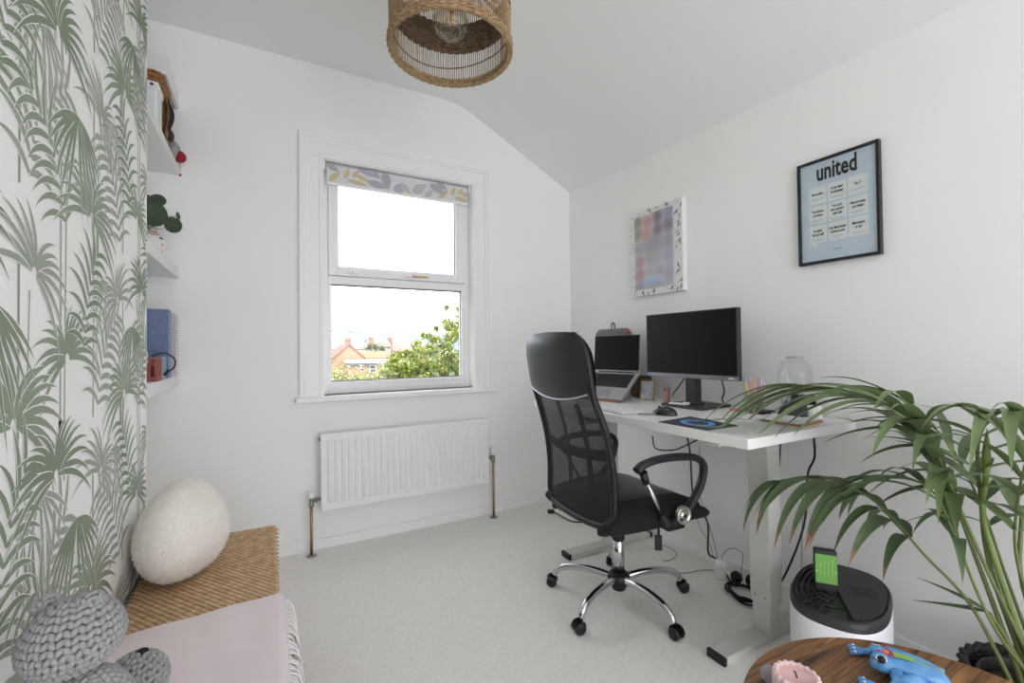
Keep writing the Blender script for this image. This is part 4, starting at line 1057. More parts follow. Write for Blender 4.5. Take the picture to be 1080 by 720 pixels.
# white tin in front of the basket and dark cloth
bm = NB(); box(bm, -.50, -.378, 2.27, 2.37, S2, S2+.150, .008, 2)
t = top('white_tin', bm, M('white_tin_enamel', (228, 228, 230), .35), 'white enamel tin at the front of the upper alcove shelf', 'tin')
bm = NB(); box(bm, -.504, -.374, 2.266, 2.374, S2+.134, S2+.166, .006, 2); lid_ = obj('lid', bm, MATS['white_tin_enamel'], t)
bm = NB(); ell(bm, (-.395, 2.264, S2+.150), .006, .004, .005, 8, 6); obj('lid_knob', bm, BLACK, lid_)
bm = NB(); grid(bm, lambda a, b: Vector((-.372+.010*math.sin(3*b)+.005*math.sin(9*a), 2.43+.10*a, S2+.19-.185*b*(.75+.25*math.sin(5*a)))), 12, 10); bmesh.ops.solidify(bm, geom=bm.faces[:], thickness=.005)
top('dark_cloth', bm, M('charcoal_cloth_drape', (70, 66, 68), .9, var=.15, scale=30), 'dark grey cloth hanging over the wicker basket', 'cloth', smooth=True)
# gnome: grey felt body with red hat
gn = thing('felt_gnome', (-.39, 2.69, S2), 'grey and red felt gnome at the end of the upper alcove shelf', 'ornament')
bm = NB(); ell(bm, (-.392, 2.690, S2+.050), .034, .046, .046, 18, 12); obj('body', bm, M('grey_felt', (150, 150, 152), .95), gn)
bm = NB(); ell(bm, (-.366, 2.708, S2+.030), .030, .042, .027, 18, 10); ht = obj('hat', bm, M('red_felt', (146, 44, 52), .95), gn)
bm = NB(); ell(bm, (-.392, 2.650, S2+.100), .016, .020, .030, 12, 8); obj('arm_bundle', bm, M('dark_felt', (66, 66, 70), .95), gn)
bm = NB(); tube(bm, bez([(-.37, 2.70, S2+.03), (-.366, 2.735, S2+.01), (-.366, 2.745, S2-.03), (-.366, 2.746, S2-.045)], 5), .001, 5); ell(bm, (-.366, 2.746, S2-.048), .006, .006, .006, 8, 6); obj('pompom', bm, MATS['red_felt'], ht)
# face planter with trailing round leaves
fp = thing('face_planter', (-.42, 2.42, S3), 'white face-shaped planter with painted eye and round-leaved plant', 'plant')
PORC = M('white_porcelain', (236, 234, 232), .3); pcn = Vector((-.445, 2.47, S3+.058))
bm = NB(); ell(bm, pcn, .062, .062, .064, 28, 20, fn=lambda p: Vector((p.x, p.y, max(-.9, min(p.z, .86))))); face = obj('head', bm, PORC, fp)
fd = Vector((.80, -.60, 0)); fs = Vector((.60, .80, 0))              # the face looks out past the chimney breast
bm = NB(); tube(bm, [pcn+X1*.055+Z1*.008+Y1*.02, pcn+X1*.082-Z1*.012+Y1*.02, pcn+X1*.056-Z1*.018+Y1*.02], [.004, .007, .004], 8); obj('nose', bm, PORC, face)
def on_head(a, z, o=.0015):
    d = Vector((math.cos(a), math.sin(a), 0)); r = math.sqrt(max(0, 1-z*z)); return pcn+d*(r*(.062+o))+Z1*(z*.064)
bm = NB()
for aa, zz_, ra, rz_ in ((-.50, .28, .20, .075),): strip(bm, [on_head(aa+ra*math.cos(k*PI/8), zz_+rz_*math.sin(k*PI/8)) for k in range(9)], [on_head(aa+ra*math.cos(k*PI/8), zz_-rz_*.7*math.sin(k*PI/8)) for k in range(9)], 0, False)
obj('painted_eye', bm, M('ink_black', (30, 30, 36), .5), face, top='raw')
def dot(name, aa, zz_, r, m):
    bm = NB(); c0 = on_head(aa, zz_, .002); vs = [on_head(aa+r*math.cos(2*PI*k/12), zz_+r*.9*math.sin(2*PI*k/12), .0015) for k in range(12)]
    c1 = bm.verts.new(c0); q = [bm.verts.new(v) for v in vs]
    for k in range(12): bm.faces.new((c1, q[k], q[(k+1) % 12]))
    obj(name, bm, m, face, top='raw')
PNK = M('painted_pink', (222, 160, 164), .5); dot('painted_cheek', -.45, -.12, .11, PNK); dot('painted_lips', -.2, -.52, .08, M('painted_red', (204, 120, 124), .5))
bm = NB()
for k in range(60):
    a = -2.4+R.random()*2.0; z = .42+R.random()*.38
    ell(bm, on_head(a, z, .0005), .004, .004, .004, 6, 4)
obj('painted_hair', bm, M('painted_coral', (220, 184, 176), .6), face)['kind'] = 'stuff'
LEAFG = M('deep_green_leaf', (100, 116, 96), .45, var=.15, scale=40); STEMG = M('leaf_stalk', (120, 128, 96), .6)
def round_leaf(c, n, r, up):
    n = Vector(n).normalized(); s = n.cross(Vector(up)).normalized(); u = s.cross(n); c = Vector(c); bm = NB()
    ringz = [[bm.verts.new(c+(s*math.cos(2*PI*k/16)+u*1.15*math.sin(2*PI*k/16))*(r*q)+n*(.10*r*(q*q))) for k in range(16)] for q in (.35, .75, 1)]
    c0 = bm.verts.new(c)
    for k in range(16):
        bm.faces.new((c0, ringz[0][k], ringz[0][(k+1) % 16])).smooth = True
        for A, B in zip(ringz, ringz[1:]): bm.faces.new((A[k], B[k], B[(k+1) % 16], A[(k+1) % 16])).smooth = True
    bmesh.ops.solidify(bm, geom=bm.faces[:], thickness=.0015)
    return bm
root = pcn+Z1*.055
for (u, v, y, r, nrm) in ((166.5, 211.5, 2.42, .030, (.1, -.9, .5)), (162, 226, 2.36, .048, (.2, -1, .15)), (182.5, 237.5, 2.52, .034, (.15, -1, .2)), (187.5, 227.5, 2.6, .016, (.9, -.4, .1)), (165, 241.5, 2.40, .030, (0, -.2, 1)), (152, 214, 2.40, .04, (.2, -1, .4))):
    c = aty(u, v, y); o_ = obj('leaf', round_leaf(c, nrm, r, (0, 0, 1) if abs(nrm[2]) < .9 else (0, 1, 0)), LEAFG, fp)
    bm = NB(); tube(bm, bez([root, root.lerp(c, .5)+Z1*.02, c], 5), .0016, 5); obj('stalk', bm, STEMG, o_)
# books and mini crates on the lowest shelf
BLUEB = M('speckled_blue_cover', (110, 125, 160), .6)
nt = BLUEB.node_tree; bs = nt.nodes['Principled BSDF']; vo = nt.nodes.new('ShaderNodeTexVoronoi'); vo.inputs['Scale'].default_value = 110
tcn = nt.nodes.new('ShaderNodeTexCoord'); rp = nt.nodes.new('ShaderNodeValToRGB'); rp.color_ramp.elements[0].position = .10; rp.color_ramp.elements[1].position = .14
rp.color_ramp.elements[0].color = (.75, .78, .85, 1); rp.color_ramp.elements[1].color = (*lin((110, 125, 160)), 1)
nt.links.new(tcn.outputs['Object'], vo.inputs['Vector']); nt.links.new(vo.outputs['Distance'], rp.inputs[0]); nt.links.new(rp.outputs[0], bs.inputs['Base Color'])
bi = thing('blue_binder', (-.5, 2.52, S4), 'blue speckled ring binder standing on the lowest alcove shelf', 'binder')
bm = NB(); box(bm, -.655, -.372, 2.470, 2.530, S4, S4+.305, .003, 1); obj('cover', bm, BLUEB, bi)
bm = NB(); box(bm, -.3725, -.3695, 2.472, 2.528, S4+.002, S4+.303, .001, 1); obj('spine', bm, M('binder_spine', (134, 150, 186), .6), bi)
nb = thing('spiral_notebook', (-.5, 2.60, S4), 'pale pink spiral notebook behind the blue binder', 'notebook')
bm = NB(); box(bm, -.62, -.362, 2.575, 2.592, S4, S4+.296, .002, 1); obj('pages', bm, M('pale_pink_paper', (216, 208, 214), .8, var=.08, scale=40), nb)
for k in range(22):
    bm = NB(); lathe(bm, [(.0105+.0012*math.cos(a), .0012*math.sin(a)) for a in (0, 1.57, 3.14, 4.71)], (-.362, 2.584, S4+.02+k*.0122), 10, close=True); obj('ring', bm, M('ring_wire', (170, 160, 170), .4, .5), nb)
def crate(y0, x1, col, label, w=.060, d=.085, h=.095):
    m = M('crate_'+label.split()[0], col, .5); t = thing('mini_crate', (x1-w/2, y0+d/2, S4), label, 'crate', 'mini plastic crates on the lowest shelf')
    x0 = x1-w; y1 = y0+d; bm = NB(); e = .004
    box(bm, x0, x1, y0, y1, S4, S4+.004); obj('base', bm, m, t)
    for yy in (y0, y1-e):
        bm = NB(); box(bm, x0, x1, yy, yy+e, S4, S4+.018); box(bm, x0, x1, yy, yy+e, S4+h-.030, S4+h-.022); box(bm, x0, x1, yy, yy+e, S4+h-.008, S4+h)
        for xx in (x0, x0+w*.3, x0+w*.62, x1-.008): box(bm, xx, xx+.008, yy-.001, yy+e-.0005, S4, S4+h)
        box(bm, x0+w*.3, x0+w*.7, yy+.0005, yy+e-.0005, S4+.018, S4+h*.7); obj('end_panel', bm, m, t)
    for xx in (x0, x1-e):
        bm = NB(); box(bm, xx, xx+e, y0, y1, S4, S4+.018); box(bm, xx, xx+e, y0, y1, S4+h-.030, S4+h-.022); box(bm, xx, xx+e, y0, y1, S4+h-.008, S4+h)
        for k in range(4): yy = y0+(d-.008)*k/3; box(bm, xx-.0005, xx+e+.001, yy, yy+.008, S4, S4+h)
        box(bm, xx+.0005, xx+e-.0005, y0+d*.3, y0+d*.7, S4+.018, S4+h*.7); obj('side_panel', bm, m, t)
    return t
crate(2.235, -.372, (152, 82, 74), 'red mini folding crate holding pens on the lowest shelf', w=.075)
crate(2.355, -.375, (146, 168, 182), 'blue mini folding crate beside the red one', w=.080)
for i, (dx, dy, col, ln) in enumerate(((-.050, .02, (216, 206, 190), .165), (-.058, .035, (40, 40, 44), .19), (-.04, .05, (230, 230, 230), .11))):
    bm = NB(); b0 = Vector((-.372+dx, 2.235+dy, S4+.006)); tube(bm, [b0, b0+Vector((-.008, .004, ln*.93)), b0+Vector((-.0085, .004, ln))], [.005, .005, .0015] if i < 2 else [.010, .010, .009], 8)
    top('pen', bm, M('shelf_pen_%d' % i, col, .5), ['beige brush pen in the red mini crate', 'black pen in the red mini crate', 'white tube in the red mini crate'][i], 'pen', 'pens in the red mini crate')
bm = NB(); tube(bm, bez([(-.40, 2.30, S4+.10), (-.365, 2.34, S4+.112), (-.335, 2.37, S4+.085), (-.338, 2.37, S4+.05), (-.362, 2.352, S4+.028)], 7), .0032, 6)
t = top('black_cable', bm, BLACK, 'short black cable looping out of the red mini crate', 'cable')
bm = NB(); tube(bm, [(-.352, 2.358, S4+.040), (-.368, 2.350, S4+.018)], .006, 8); obj('plug', bm, BLACK, t)
# ------------------------------------------------------------------ rattan pendant lamp
LCX, LCY, LZ, LR = .587, 1.500, 2.180, .212
lamp = thing('pendant_lamp', (LCX, LCY, LZ), 'woven rattan pendant lamp with clear globe bulb hanging from the ceiling', 'lamp')
RATT = M('natural_rattan', (184, 156, 120), .6, col2=(146, 118, 86), scale=70); RATD = M('dark_wrapped_rattan', (134, 112, 90), .7, col2=(104, 84, 66), scale=50)
def wrap_band(bm, z0, z1, r, n=200, th=.010, rows=None, slant=.16, seed=1):
    """band wrapped with slanted strands"""
    R = random.Random(seed); lathe(bm, [(r-th*.3, z0+.001), (r+th*.3, z0+.001), (r+th*.3, z1-.001), (r-th*.3, z1-.001)], (LCX, LCY, 0), 64, close=True)
    rows = rows or max(2, int((z1-z0)/.0085))
    for j in range(rows):
        za = z0+(z1-z0)*(j+.5)/rows; m = 46
        for s in (-1, 1):
            off = R.uniform(0, 1)
            for k in range(m):
                a0 = 2*PI*(k+off)/m; da = 2*PI/m*1.25
                pts = [(LCX+(r+s*th*(.30+.22*math.sin(PI*t)))*math.cos(a0+da*t), LCY+(r+s*th*(.30+.22*math.sin(PI*t)))*math.sin(a0+da*t), za+slant*.05*(t-.5)*(1 if j % 2 else -1)) for t in (0, .5, 1)]
                tube(bm, pts, [.0026, .0046, .0026], 5, cap=False)
bm = NB(); wrap_band(bm, LZ, LZ+.030, LR, th=.014, seed=1); obj('lower_band', bm, RATT, lamp)
bm = NB(); wrap_band(bm, LZ+.135, LZ+.250, LR-.004, th=.009, seed=2, slant=.25); obj('middle_band', bm, RATD, lamp)
bm = NB(); wrap_band(bm, LZ+.36, LZ+.385, LR*.80, th=.012, seed=3); obj('upper_band', bm, RATT, lamp)
bm = NB(); R = random.Random(2); ns = 150
for k in range(ns):
    a = 2*PI*k/ns; j = R.uniform(-.010, .010)
    tube(bm, [(LCX+LR*math.cos(a), LCY+LR*math.sin(a), LZ+.02), (LCX+(LR+.002)*math.cos(a+j), LCY+(LR+.002)*math.sin(a+j), LZ+.14), (LCX+LR*.985*math.cos(a+j*.5), LCY+LR*.985*math.sin(a+j*.5), LZ+.25), (LCX+LR*.80*math.cos(a), LCY+LR*.80*math.sin(a), LZ+.375)], .0019, 5)
o_ = obj('cane_sticks', bm, RATT, lamp); o_['kind'] = 'stuff'
bm = NB()
tube(bm, [(LCX+(LR-.004)*math.cos(2*PI*k/64), LCY+(LR-.004)*math.sin(2*PI*k/64), LZ+.075+.010*math.sin(2*PI*k/64*2+1)) for k in range(65)], .0022, 6, cap=False); obj('tie_ring', bm, RATD, lamp)
bm = NB()
for k in range(3):
    a = 2*PI*k/3+.4; tube(bm, [(LCX, LCY, LZ+.37), (LCX+LR*.8*math.cos(a), LCY+LR*.8*math.sin(a), LZ+.37)], .002, 6)
obj('spider_frame', bm, BLACK, lamp)
bm = NB(); tube(bm, [(LCX, LCY, LZ+.21), (LCX, LCY, LZ+.26), (LCX, LCY, LZ+.38)], [.021, .021, .016], 16); obj('bulb_holder', bm, M('antique_brass', (140, 112, 70), .35, .9), lamp)
bm = NB(); tube(bm, [(LCX, LCY, LZ+.37), (LCX, LCY, 2.73)], .003, 8); obj('cord', bm, WHITE, lamp)
bm = NB(); lathe(bm, [(0, 2.725), (.03, 2.725), (.045, 2.735), (.05, 2.756), (0, 2.756)], (LCX, LCY, 0), 24); obj('ceiling_rose', bm, WHITE, lamp)
bm = NB(); bzc = LZ+.110; rb = .063
prof = [(rb*math.sin(a), -rb*math.cos(a)) for a in [PI*i/20 for i in range(17)]]; prof[0] = (0, -rb); prof += [(.022, rb*.98), (.018, rb*1.25), (.017, rb*1.6)]
lathe(bm, prof, (LCX, LCY, bzc), 28); bulb = obj('globe_bulb', bm, emit_free_glass('bulb_glass', tint=(246, 240, 228), gloss=.5), lamp)
bm = NB()
for k in range(6):
    a = 2*PI*k/6; tube(bm, [(LCX+.008*math.cos(a), LCY+.008*math.sin(a), bzc+.075), (LCX+.015*math.cos(a+.4), LCY+.015*math.sin(a+.4), bzc-.005)], .0014, 5)
tube(bm, [(LCX, LCY, bzc-.01), (LCX, LCY, bzc+.09)], .003, 6); obj('filament', bm, M('amber_filament', (214, 146, 66), .4), bulb)
# ------------------------------------------------------------------ framed poster on the right wall
po = thing('framed_poster', (XR-.015, .948, 1.458), 'black framed pale blue typographic poster reading united', 'poster')
PX0 = XR-.024; py0, py1, pz0, pz1 = .802, 1.097, 1.458, 1.890
FRB = M('black_frame_wood', (34, 34, 36), .4)
for nm, a in (('l', (py1-.011, py1, pz0, pz1)), ('r', (py0, py0+.011, pz0, pz1)), ('b', (py0+.011, py1-.011, pz0, pz0+.011)), ('t', (py0+.011, py1-.011, pz1-.011, pz1))):
    bm = NB(); box(bm, PX0, XR-.002, a[0], a[1], a[2], a[3], .0012, 1); obj('frame_bar', bm, FRB, po)
bm = NB(); box(bm, PX0+.009, PX0+.013, py0+.010, py1-.010, pz0+.010, pz1-.010); pr_ = obj('print', bm, M('pale_blue_print', (222, 230, 243), .6, var=.015, scale=6), po)
INK = M('poster_ink', (48, 46, 46), .6); PAPW = M('poster_white', (248, 248, 248), .6); INKG = M('poster_grey_ink', (150, 150, 154), .6)
XF = PX0+.0085
def yp(s): return py1-.011-s*(py1-py0-.022)      # s: 0 left .. 1 right as read
def zp(t): return pz1-.011-t*(pz1-pz0-.022)
bm = NB(); text_mesh(bm, 'united', .098, (XF-.0004, yp(.50), zp(.115)), -Y1, Z1, bold=.0026, squeeze=.60); obj('title', bm, INK, pr_, top='raw')
words = [['Fergie time'], ['So far dead', 'horizonness'], ['No. 7'], ['The theatre', 'of dreams'], ["You can't", 'win anything', 'with kids'], ['Not arrogant,', 'just better'], ['Football,', 'bloody hell!'], ['Can Manchester', 'United score?'], ['Manchester', 'is red']]
for i, wds in enumerate(words):
    cx, cy = i % 3, i//3; s0 = .115+cx*.267; t0 = .245+cy*.197
    y_a, y_b = yp(s0+.245), yp(s0); z_a, z_b = zp(t0+.178), zp(t0)
    bm = NB()
    if i == 6: prism(bm, [(XF, y_b, z_b), (XF, y_a, z_b), (XF, y_a, z_a), (XF, y_b-(y_b-y_a)*.42, z_a), (XF, y_b-(y_b-y_a)*.42, z_a-.022), (XF, y_b-.002, z_a)], (.0006, 0, 0))
    else: box(bm, XF, XF+.0006, y_a, y_b, z_a, z_b)
    card = obj('quote_card', bm, PAPW, pr_)
    bm = NB(); n = len(wds)
    for k, w in enumerate(wds): text_mesh(bm, w, .0150, (XF-.0004, (y_a+y_b)/2, (z_a+z_b)/2+.006+(n-1)*.0078-k*.0156), -Y1, Z1, bold=.0005, squeeze=.62)
    for q in range(2): box(bm, XF-.0004, XF, (y_a+y_b)/2-.024+.006*q, (y_a+y_b)/2+.024-.004*q, (z_a+z_b)/2-(n*.0078)-.006-q*.005, (z_a+z_b)/2-(n*.0078)-.0052-q*.005, mi=1)
    obj('quote_text', bm, [INK, INKG], pr_, top='raw')
bm = NB(); text_mesh(bm, 'United', .014, (XF-.0004, yp(.50), zp(.905)), -Y1, Z1, squeeze=.8); obj('signature', bm, INKG, pr_, top='raw')
bm = NB(); box(bm, PX0+.006, PX0+.0072, py0+.0105, py1-.0105, pz0+.0105, pz1-.0105); obj('glazing', bm, emit_free_glass('poster_glazing', gloss=.02), po)

# ------------------------------------------------------------------ photo canvas with blurred pictures
ca_ = thing('photo_canvas', (XR-.018, 1.895, 1.428), 'white canvas with leaf border and blurred photo collage', 'canvas print')
cy0, cy1, cz0, cz1 = 1.695, 2.098, 1.428, 1.940
bm = NB(); box(bm, XR-.036, XR-.001, cy0, cy1, cz0, cz1, .002, 1); cvs = obj('canvas', bm, M('canvas_white', (230, 229, 229), .85), ca_)
def blur_print():
    m = bpy.data.materials.new('blurred_photo_print'); m.use_nodes = True; nt = m.node_tree; b = nt.nodes['Principled BSDF']; b.inputs['Roughness'].default_value = .8
    at_ = nt.nodes.new('ShaderNodeAttribute'); at_.attribute_name = 'ink'; nt.links.new(at_.outputs['Color'], b.inputs['Base Color'])
    return m
BLUR = blur_print()
cw, ch = (cy1-cy0-.102), (cz1-cz0-.066)
blobs = ((.10, .08, .20, .14, (150, 142, 118)), (.36, .10, .18, .12, (196, 140, 142)), (.62, .07, .2, .15, (122, 106, 112)), (.88, .05, .22, .16, (148, 148, 178)), (.10, .24, .2, .14, (160, 154, 130)), (.34, .26, .2, .14, (210, 146, 150)), (.62, .24, .2, .15, (130, 118, 126)), (.88, .22, .22, .15, (136, 118, 130)), (.5, .42, .46, .22, (160, 160, 166)), (.12, .44, .18, .12, (178, 170, 182)), (.88, .42, .2, .15, (156, 156, 168)), (.14, .62, .18, .14, (184, 150, 160)), (.5, .60, .4, .16, (178, 178, 182)), (.88, .60, .2, .14, (168, 168, 188)), (.14, .80, .2, .14, (184, 144, 156)), (.42, .78, .2, .12, (186, 188, 184)), (.66, .78, .2, .12, (178, 172, 184)), (.42, .90, .42, .06, (160, 190, 230)), (.14, .95, .2, .09, (158, 156, 178)), (.55, .96, .4, .09, (178, 178, 178)), (.88, .84, .18, .22, (176, 176, 188)))
bm = NB(); xx = XR-.0368
strip_v = grid(bm, lambda a_, b_: Vector((xx, cy1-.040-a_*cw, cz1-.030-b_*ch)), 30, 40)
bp_ = obj('collage_print', bm, BLUR, cvs, top='raw')
ca2 = bp_.data.color_attributes.new('ink', 'FLOAT_COLOR', 'POINT'); base_ = lin((208, 208, 214))
for i, v in enumerate(bp_.data.vertices):
    s_ = (cy1-.040-v.co.y)/cw; t_ = (cz1-.030-v.co.z)/ch; acc = [c_*.14 for c_ in base_]; wsum = .14
    for bs_, bt_, bw_, bh_, c_ in blobs:
        w_ = math.exp(-(((s_-bs_)/(bw_*.44))**2+((t_-bt_)/(bh_*.44))**2)); l_ = lin(c_)
        wsum += w_; acc = [x_+w_*y_ for x_, y_ in zip(acc, l_)]
    ca2.data[i].color = (acc[0]/wsum, acc[1]/wsum, acc[2]/wsum, 1)
bm = NB(); R = random.Random(21)
def sprig(x, c, ang, ln, w, mi, ed=None):
    n = 5; L = []; Rr = []
    for i in range(n+1):
        t = i/n; ww = w*math.sin(PI*t); p = Vector((x, c[0]-math.cos(ang)*ln*(t-.5), c[1]+math.sin(ang)*ln*(t-.5))); q = Vector((0, math.sin(ang), math.cos(ang))); L.append(p+q*ww); Rr.append(p-q*ww)
    strip(bm, L, Rr, mi, False)
for k in range(130):
    side = R.random()
    if side < .28: c = (cy1-R.uniform(.006, .034), R.uniform(cz0+.02, cz1-.02))
    elif side < .62: c = (cy0+R.uniform(.008, .052), R.uniform(cz0+.02, cz1-.02))
    elif side < .82: c = (R.uniform(cy0+.02, cy1-.02), cz1-R.uniform(.006, .024))
    else: c = (R.uniform(cy0+.02, cy1-.02), cz0+R.uniform(.006, .026))
    big = R.random() < .3 and side > .28
    sprig(XR-.0366, c, R.uniform(.3, 2.2), R.uniform(.025, .045) if big else R.uniform(.005, .014), .004 if big else .0018, R.choice((0, 0, 0, 1, 2)))
obj('leaf_border', bm, [M('border_charcoal', (84, 82, 90), .8), M('border_rose', (186, 106, 120), .8), M('border_lilac', (170, 150, 168), .8)], cvs, top='raw')['kind'] = 'stuff'

# ------------------------------------------------------------------ air purifier
pu_ = thing('air_purifier', (1.70, .815, 0), 'white air purifier with black grille top beside the desk leg', 'air purifier')
PC = Vector((1.682, .806, 0)); e1 = Vector((.79, .613, 0)); e2 = Vector((.613, -.79, 0)); f1 = Vector((.951, .309, 0)); f2 = Vector((.309, -.951, 0))
def sup(r, a, q=2.6):
    c, s = math.cos(a), math.sin(a); k = (abs(c)**q+abs(s)**q)**(-1/q); return f1*(.214*r*k*c)+f2*(.134*r*k*s)
def loft(bm, prof, n=56, mi=0):
    rings = [[bm.verts.new(PC+sup(r, 2*PI*k/n)+Z1*z) for k in range(n)] for r, z in prof]
    for A, B in zip(rings, rings[1:]):
        for k in range(n): f = bm.faces.new((A[k], A[(k+1) % n], B[(k+1) % n], B[k])); f.smooth = True; f.material_index = mi
    bm.faces.new(rings[0][::-1]).material_index = mi; bm.faces.new(rings[-1]).material_index = mi
PW = M('purifier_white', (236, 236, 242), .35); PK = M('purifier_black', (52, 52, 54), .45)
DH = .036                                    # the whole head sits this much higher than a low body
bm = NB(); loft(bm, [(.86, .0), (.88, .014), (.90, .030)]); obj('foot', bm, BLACK, pu_)
bm = NB(); loft(bm, [(.90, .026), (.94, .03), (.97, .045), (1.0, .11), (1.0, .235+DH), (.985, .240+DH)]); autosmooth(obj('body', bm, PW, pu_), 50)
bm = NB(); loft(bm, [(.985, .236+DH), (.995, .246+DH), (.985, .262+DH), (.95, .270+DH), (.93, .270+DH), (.92, .262+DH)]); autosmooth(obj('top_rim', bm, PK, pu_), 50)
bm = NB(); loft(bm, [(.92, .250+DH), (.92, .2605+DH)]); obj('top_deck', bm, M('purifier_deck', (26, 26, 28), .5), pu_)
# right part: raised lid with control pad
bm = NB(); E0 = -.010; zl = .260+DH
lp = [PC+sup(.905, a) for a in [math.radians(-30+d*240/60) for d in range(61)]]
lp = [p for p in lp if (p-PC).dot(e2) > E0]
lp = [p+Z1*zl for p in [PC+e1*(lp[0]-PC).dot(e1)+e2*E0] + lp + [PC+e1*(lp[-1]-PC).dot(e1)+e2*E0]]
prism(bm, lp, (0, 0, .012)); lidp = obj('lid', bm, M('purifier_lid', (50, 50, 52), .42), pu_)
cpt = PC+e2*.062+e1*.0+Z1*(zl+.0121)
for k in range(5):
    bm = NB(); obox(bm, cpt+e2*(-.030+.015*k)+e1*.024, e1, e2, Z1, .004, .004, .0004); obj('control_icon', bm, M('icon_grey', (110, 110, 112), .5), lidp)
bm = NB(); obox(bm, cpt+Z1*.0003, e1, e2, Z1, .064, .070, .0008, .0003); obj('control_pad', bm, M('pad_black', (38, 38, 40), .5), lidp)
bm = NB(); obox(bm, cpt+Z1*.0008, e1, e2, Z1, .014, .026, .001, .0003); obj('display', bm, M('display_black', (14, 14, 15), .3), lidp)
# left part: concentric grille bars
bm = NB()
for r in (.88, .76, .64, .52, .40, .28):
    pts = [PC+sup(r, a)+Z1*(.2675+DH) for a in [math.radians(-178+d*176/40) for d in range(41)]]
    pts = [p for p in pts if (p-PC).dot(e2) < -.030]
    if len(pts) > 2: tube(bm, pts, .0036, 5)
for d in range(-165, -14, 11):
    a_ = math.radians(d); q0, q1 = PC+sup(.90, a_), PC+sup(.26, a_)
    if (q0-PC).dot(e2) < -.032:
        if (q1-PC).dot(e2) > -.030: q1 = q0.lerp(q1, ((q0-PC).dot(e2)+.030)/((q0-PC).dot(e2)-(q1-PC).dot(e2)))
        tube(bm, [q0+Z1*(.266+DH), q1+Z1*(.266+DH)], .0024, 5)
obj('grille', bm, PK, pu_)['kind'] = 'stuff'
# upright handle slab with green label, in its slot
HE = -.042; hb0 = PC+e2*HE-e1*.020+Z1*(.262+DH)
bm = NB(); obox(bm, PC+e2*HE-e1*.085+Z1*(.2625+DH), e1, e2, Z1, .09, .050, .006); obj('slot', bm, BLACK, pu_)
bm = NB(); obox(bm, hb0+e1*.012+Z1*.066, e1, e2, (Z1+e1*.02).normalized(), .030, .064, .140, .004); hd = obj('handle', bm, PK, pu_)
bm = NB(); lc_ = hb0-e1*.0036+Z1*.076; obox(bm, lc_, e1, e2, (Z1+e1*.02).normalized(), .0012, .061, .094); lb_ = obj('green_label', bm, M('label_green', (122, 184, 88), .5), hd)
bm = NB()
for k in range(4): obox(bm, lc_-e1*.0008+e2*(-.016+.011*k)+Z1*(.004*(k-1.5)), e1, e2, Z1, .0004, .0012, .052+.006*(k % 2))
for s in (-1, 1): obox(bm, lc_-e1*.0008+e2*(s*.027)-Z1*.008, e1, e2, Z1, .0004, .004, .006)
obj('label_print', bm, M('label_pale', (196, 226, 170), .6), lb_)['kind'] = 'stuff'

# ------------------------------------------------------------------ round walnut side table
TC = Vector((.905, .268, .50)); TR = .298
def walnut():
    m = bpy.data.materials.new('walnut_veneer'); m.use_nodes = True; nt = m.node_tree; b = nt.nodes['Principled BSDF']; b.inputs['Roughness'].default_value = .38
    tc = nt.nodes.new('ShaderNodeTexCoord'); mp = nt.nodes.new('ShaderNodeMapping'); mp.inputs['Rotation'].default_value = (0, 0, math.radians(22)); mp.inputs['Scale'].default_value = (1.0, 24, 1)
    nt.links.new(tc.outputs['Object'], mp.inputs[0])
    n = nt.nodes.new('ShaderNodeTexNoise'); n.inputs['Scale'].default_value = 2.6; n.inputs['Detail'].default_value = 5; n.inputs['Distortion'].default_value = .5
    nt.links.new(mp.outputs[0], n.inputs['Vector']); r = nt.nodes.new('ShaderNodeValToRGB'); el = r.color_ramp.elements
    el[0].position = .34; el[0].color = (*lin((54, 36, 24)), 1); el[1].position = .68; el[1].color = (*lin((172, 122, 76)), 1)
    for p, c in ((.42, (104, 70, 46)), (.50, (146, 104, 68)), (.57, (92, 62, 40))): e = el.new(p); e.color = (*lin(c), 1)
    nt.links.new(n.outputs['Fac'], r.inputs[0]); nt.links.new(r.outputs[0], b.inputs['Base Color'])
    return m
WAL = walnut()
tb = thing('round_side_table', (TC.x, TC.y, 0), 'round walnut side table in the near right corner', 'table')
bm = NB(); lathe(bm, [(0, -.022), (TR-.012, -.022), (TR-.003, -.018), (TR, -.010), (TR, -.004), (TR-.003, 0), (0, 0)], TC, 96); autosmooth(obj('tabletop', bm, WAL, tb), 30)
for k in range(3):
    a = .5+2*PI*k/3; d = Vector((math.cos(a), math.sin(a), 0)); bm = NB(); b_ = Vector((TC.x, TC.y, 0))
    tube(bm, [b_+d*.16+Z1*.48, b_+d*.25], [.018, .011], 12); obj('leg', bm, WAL, tb)
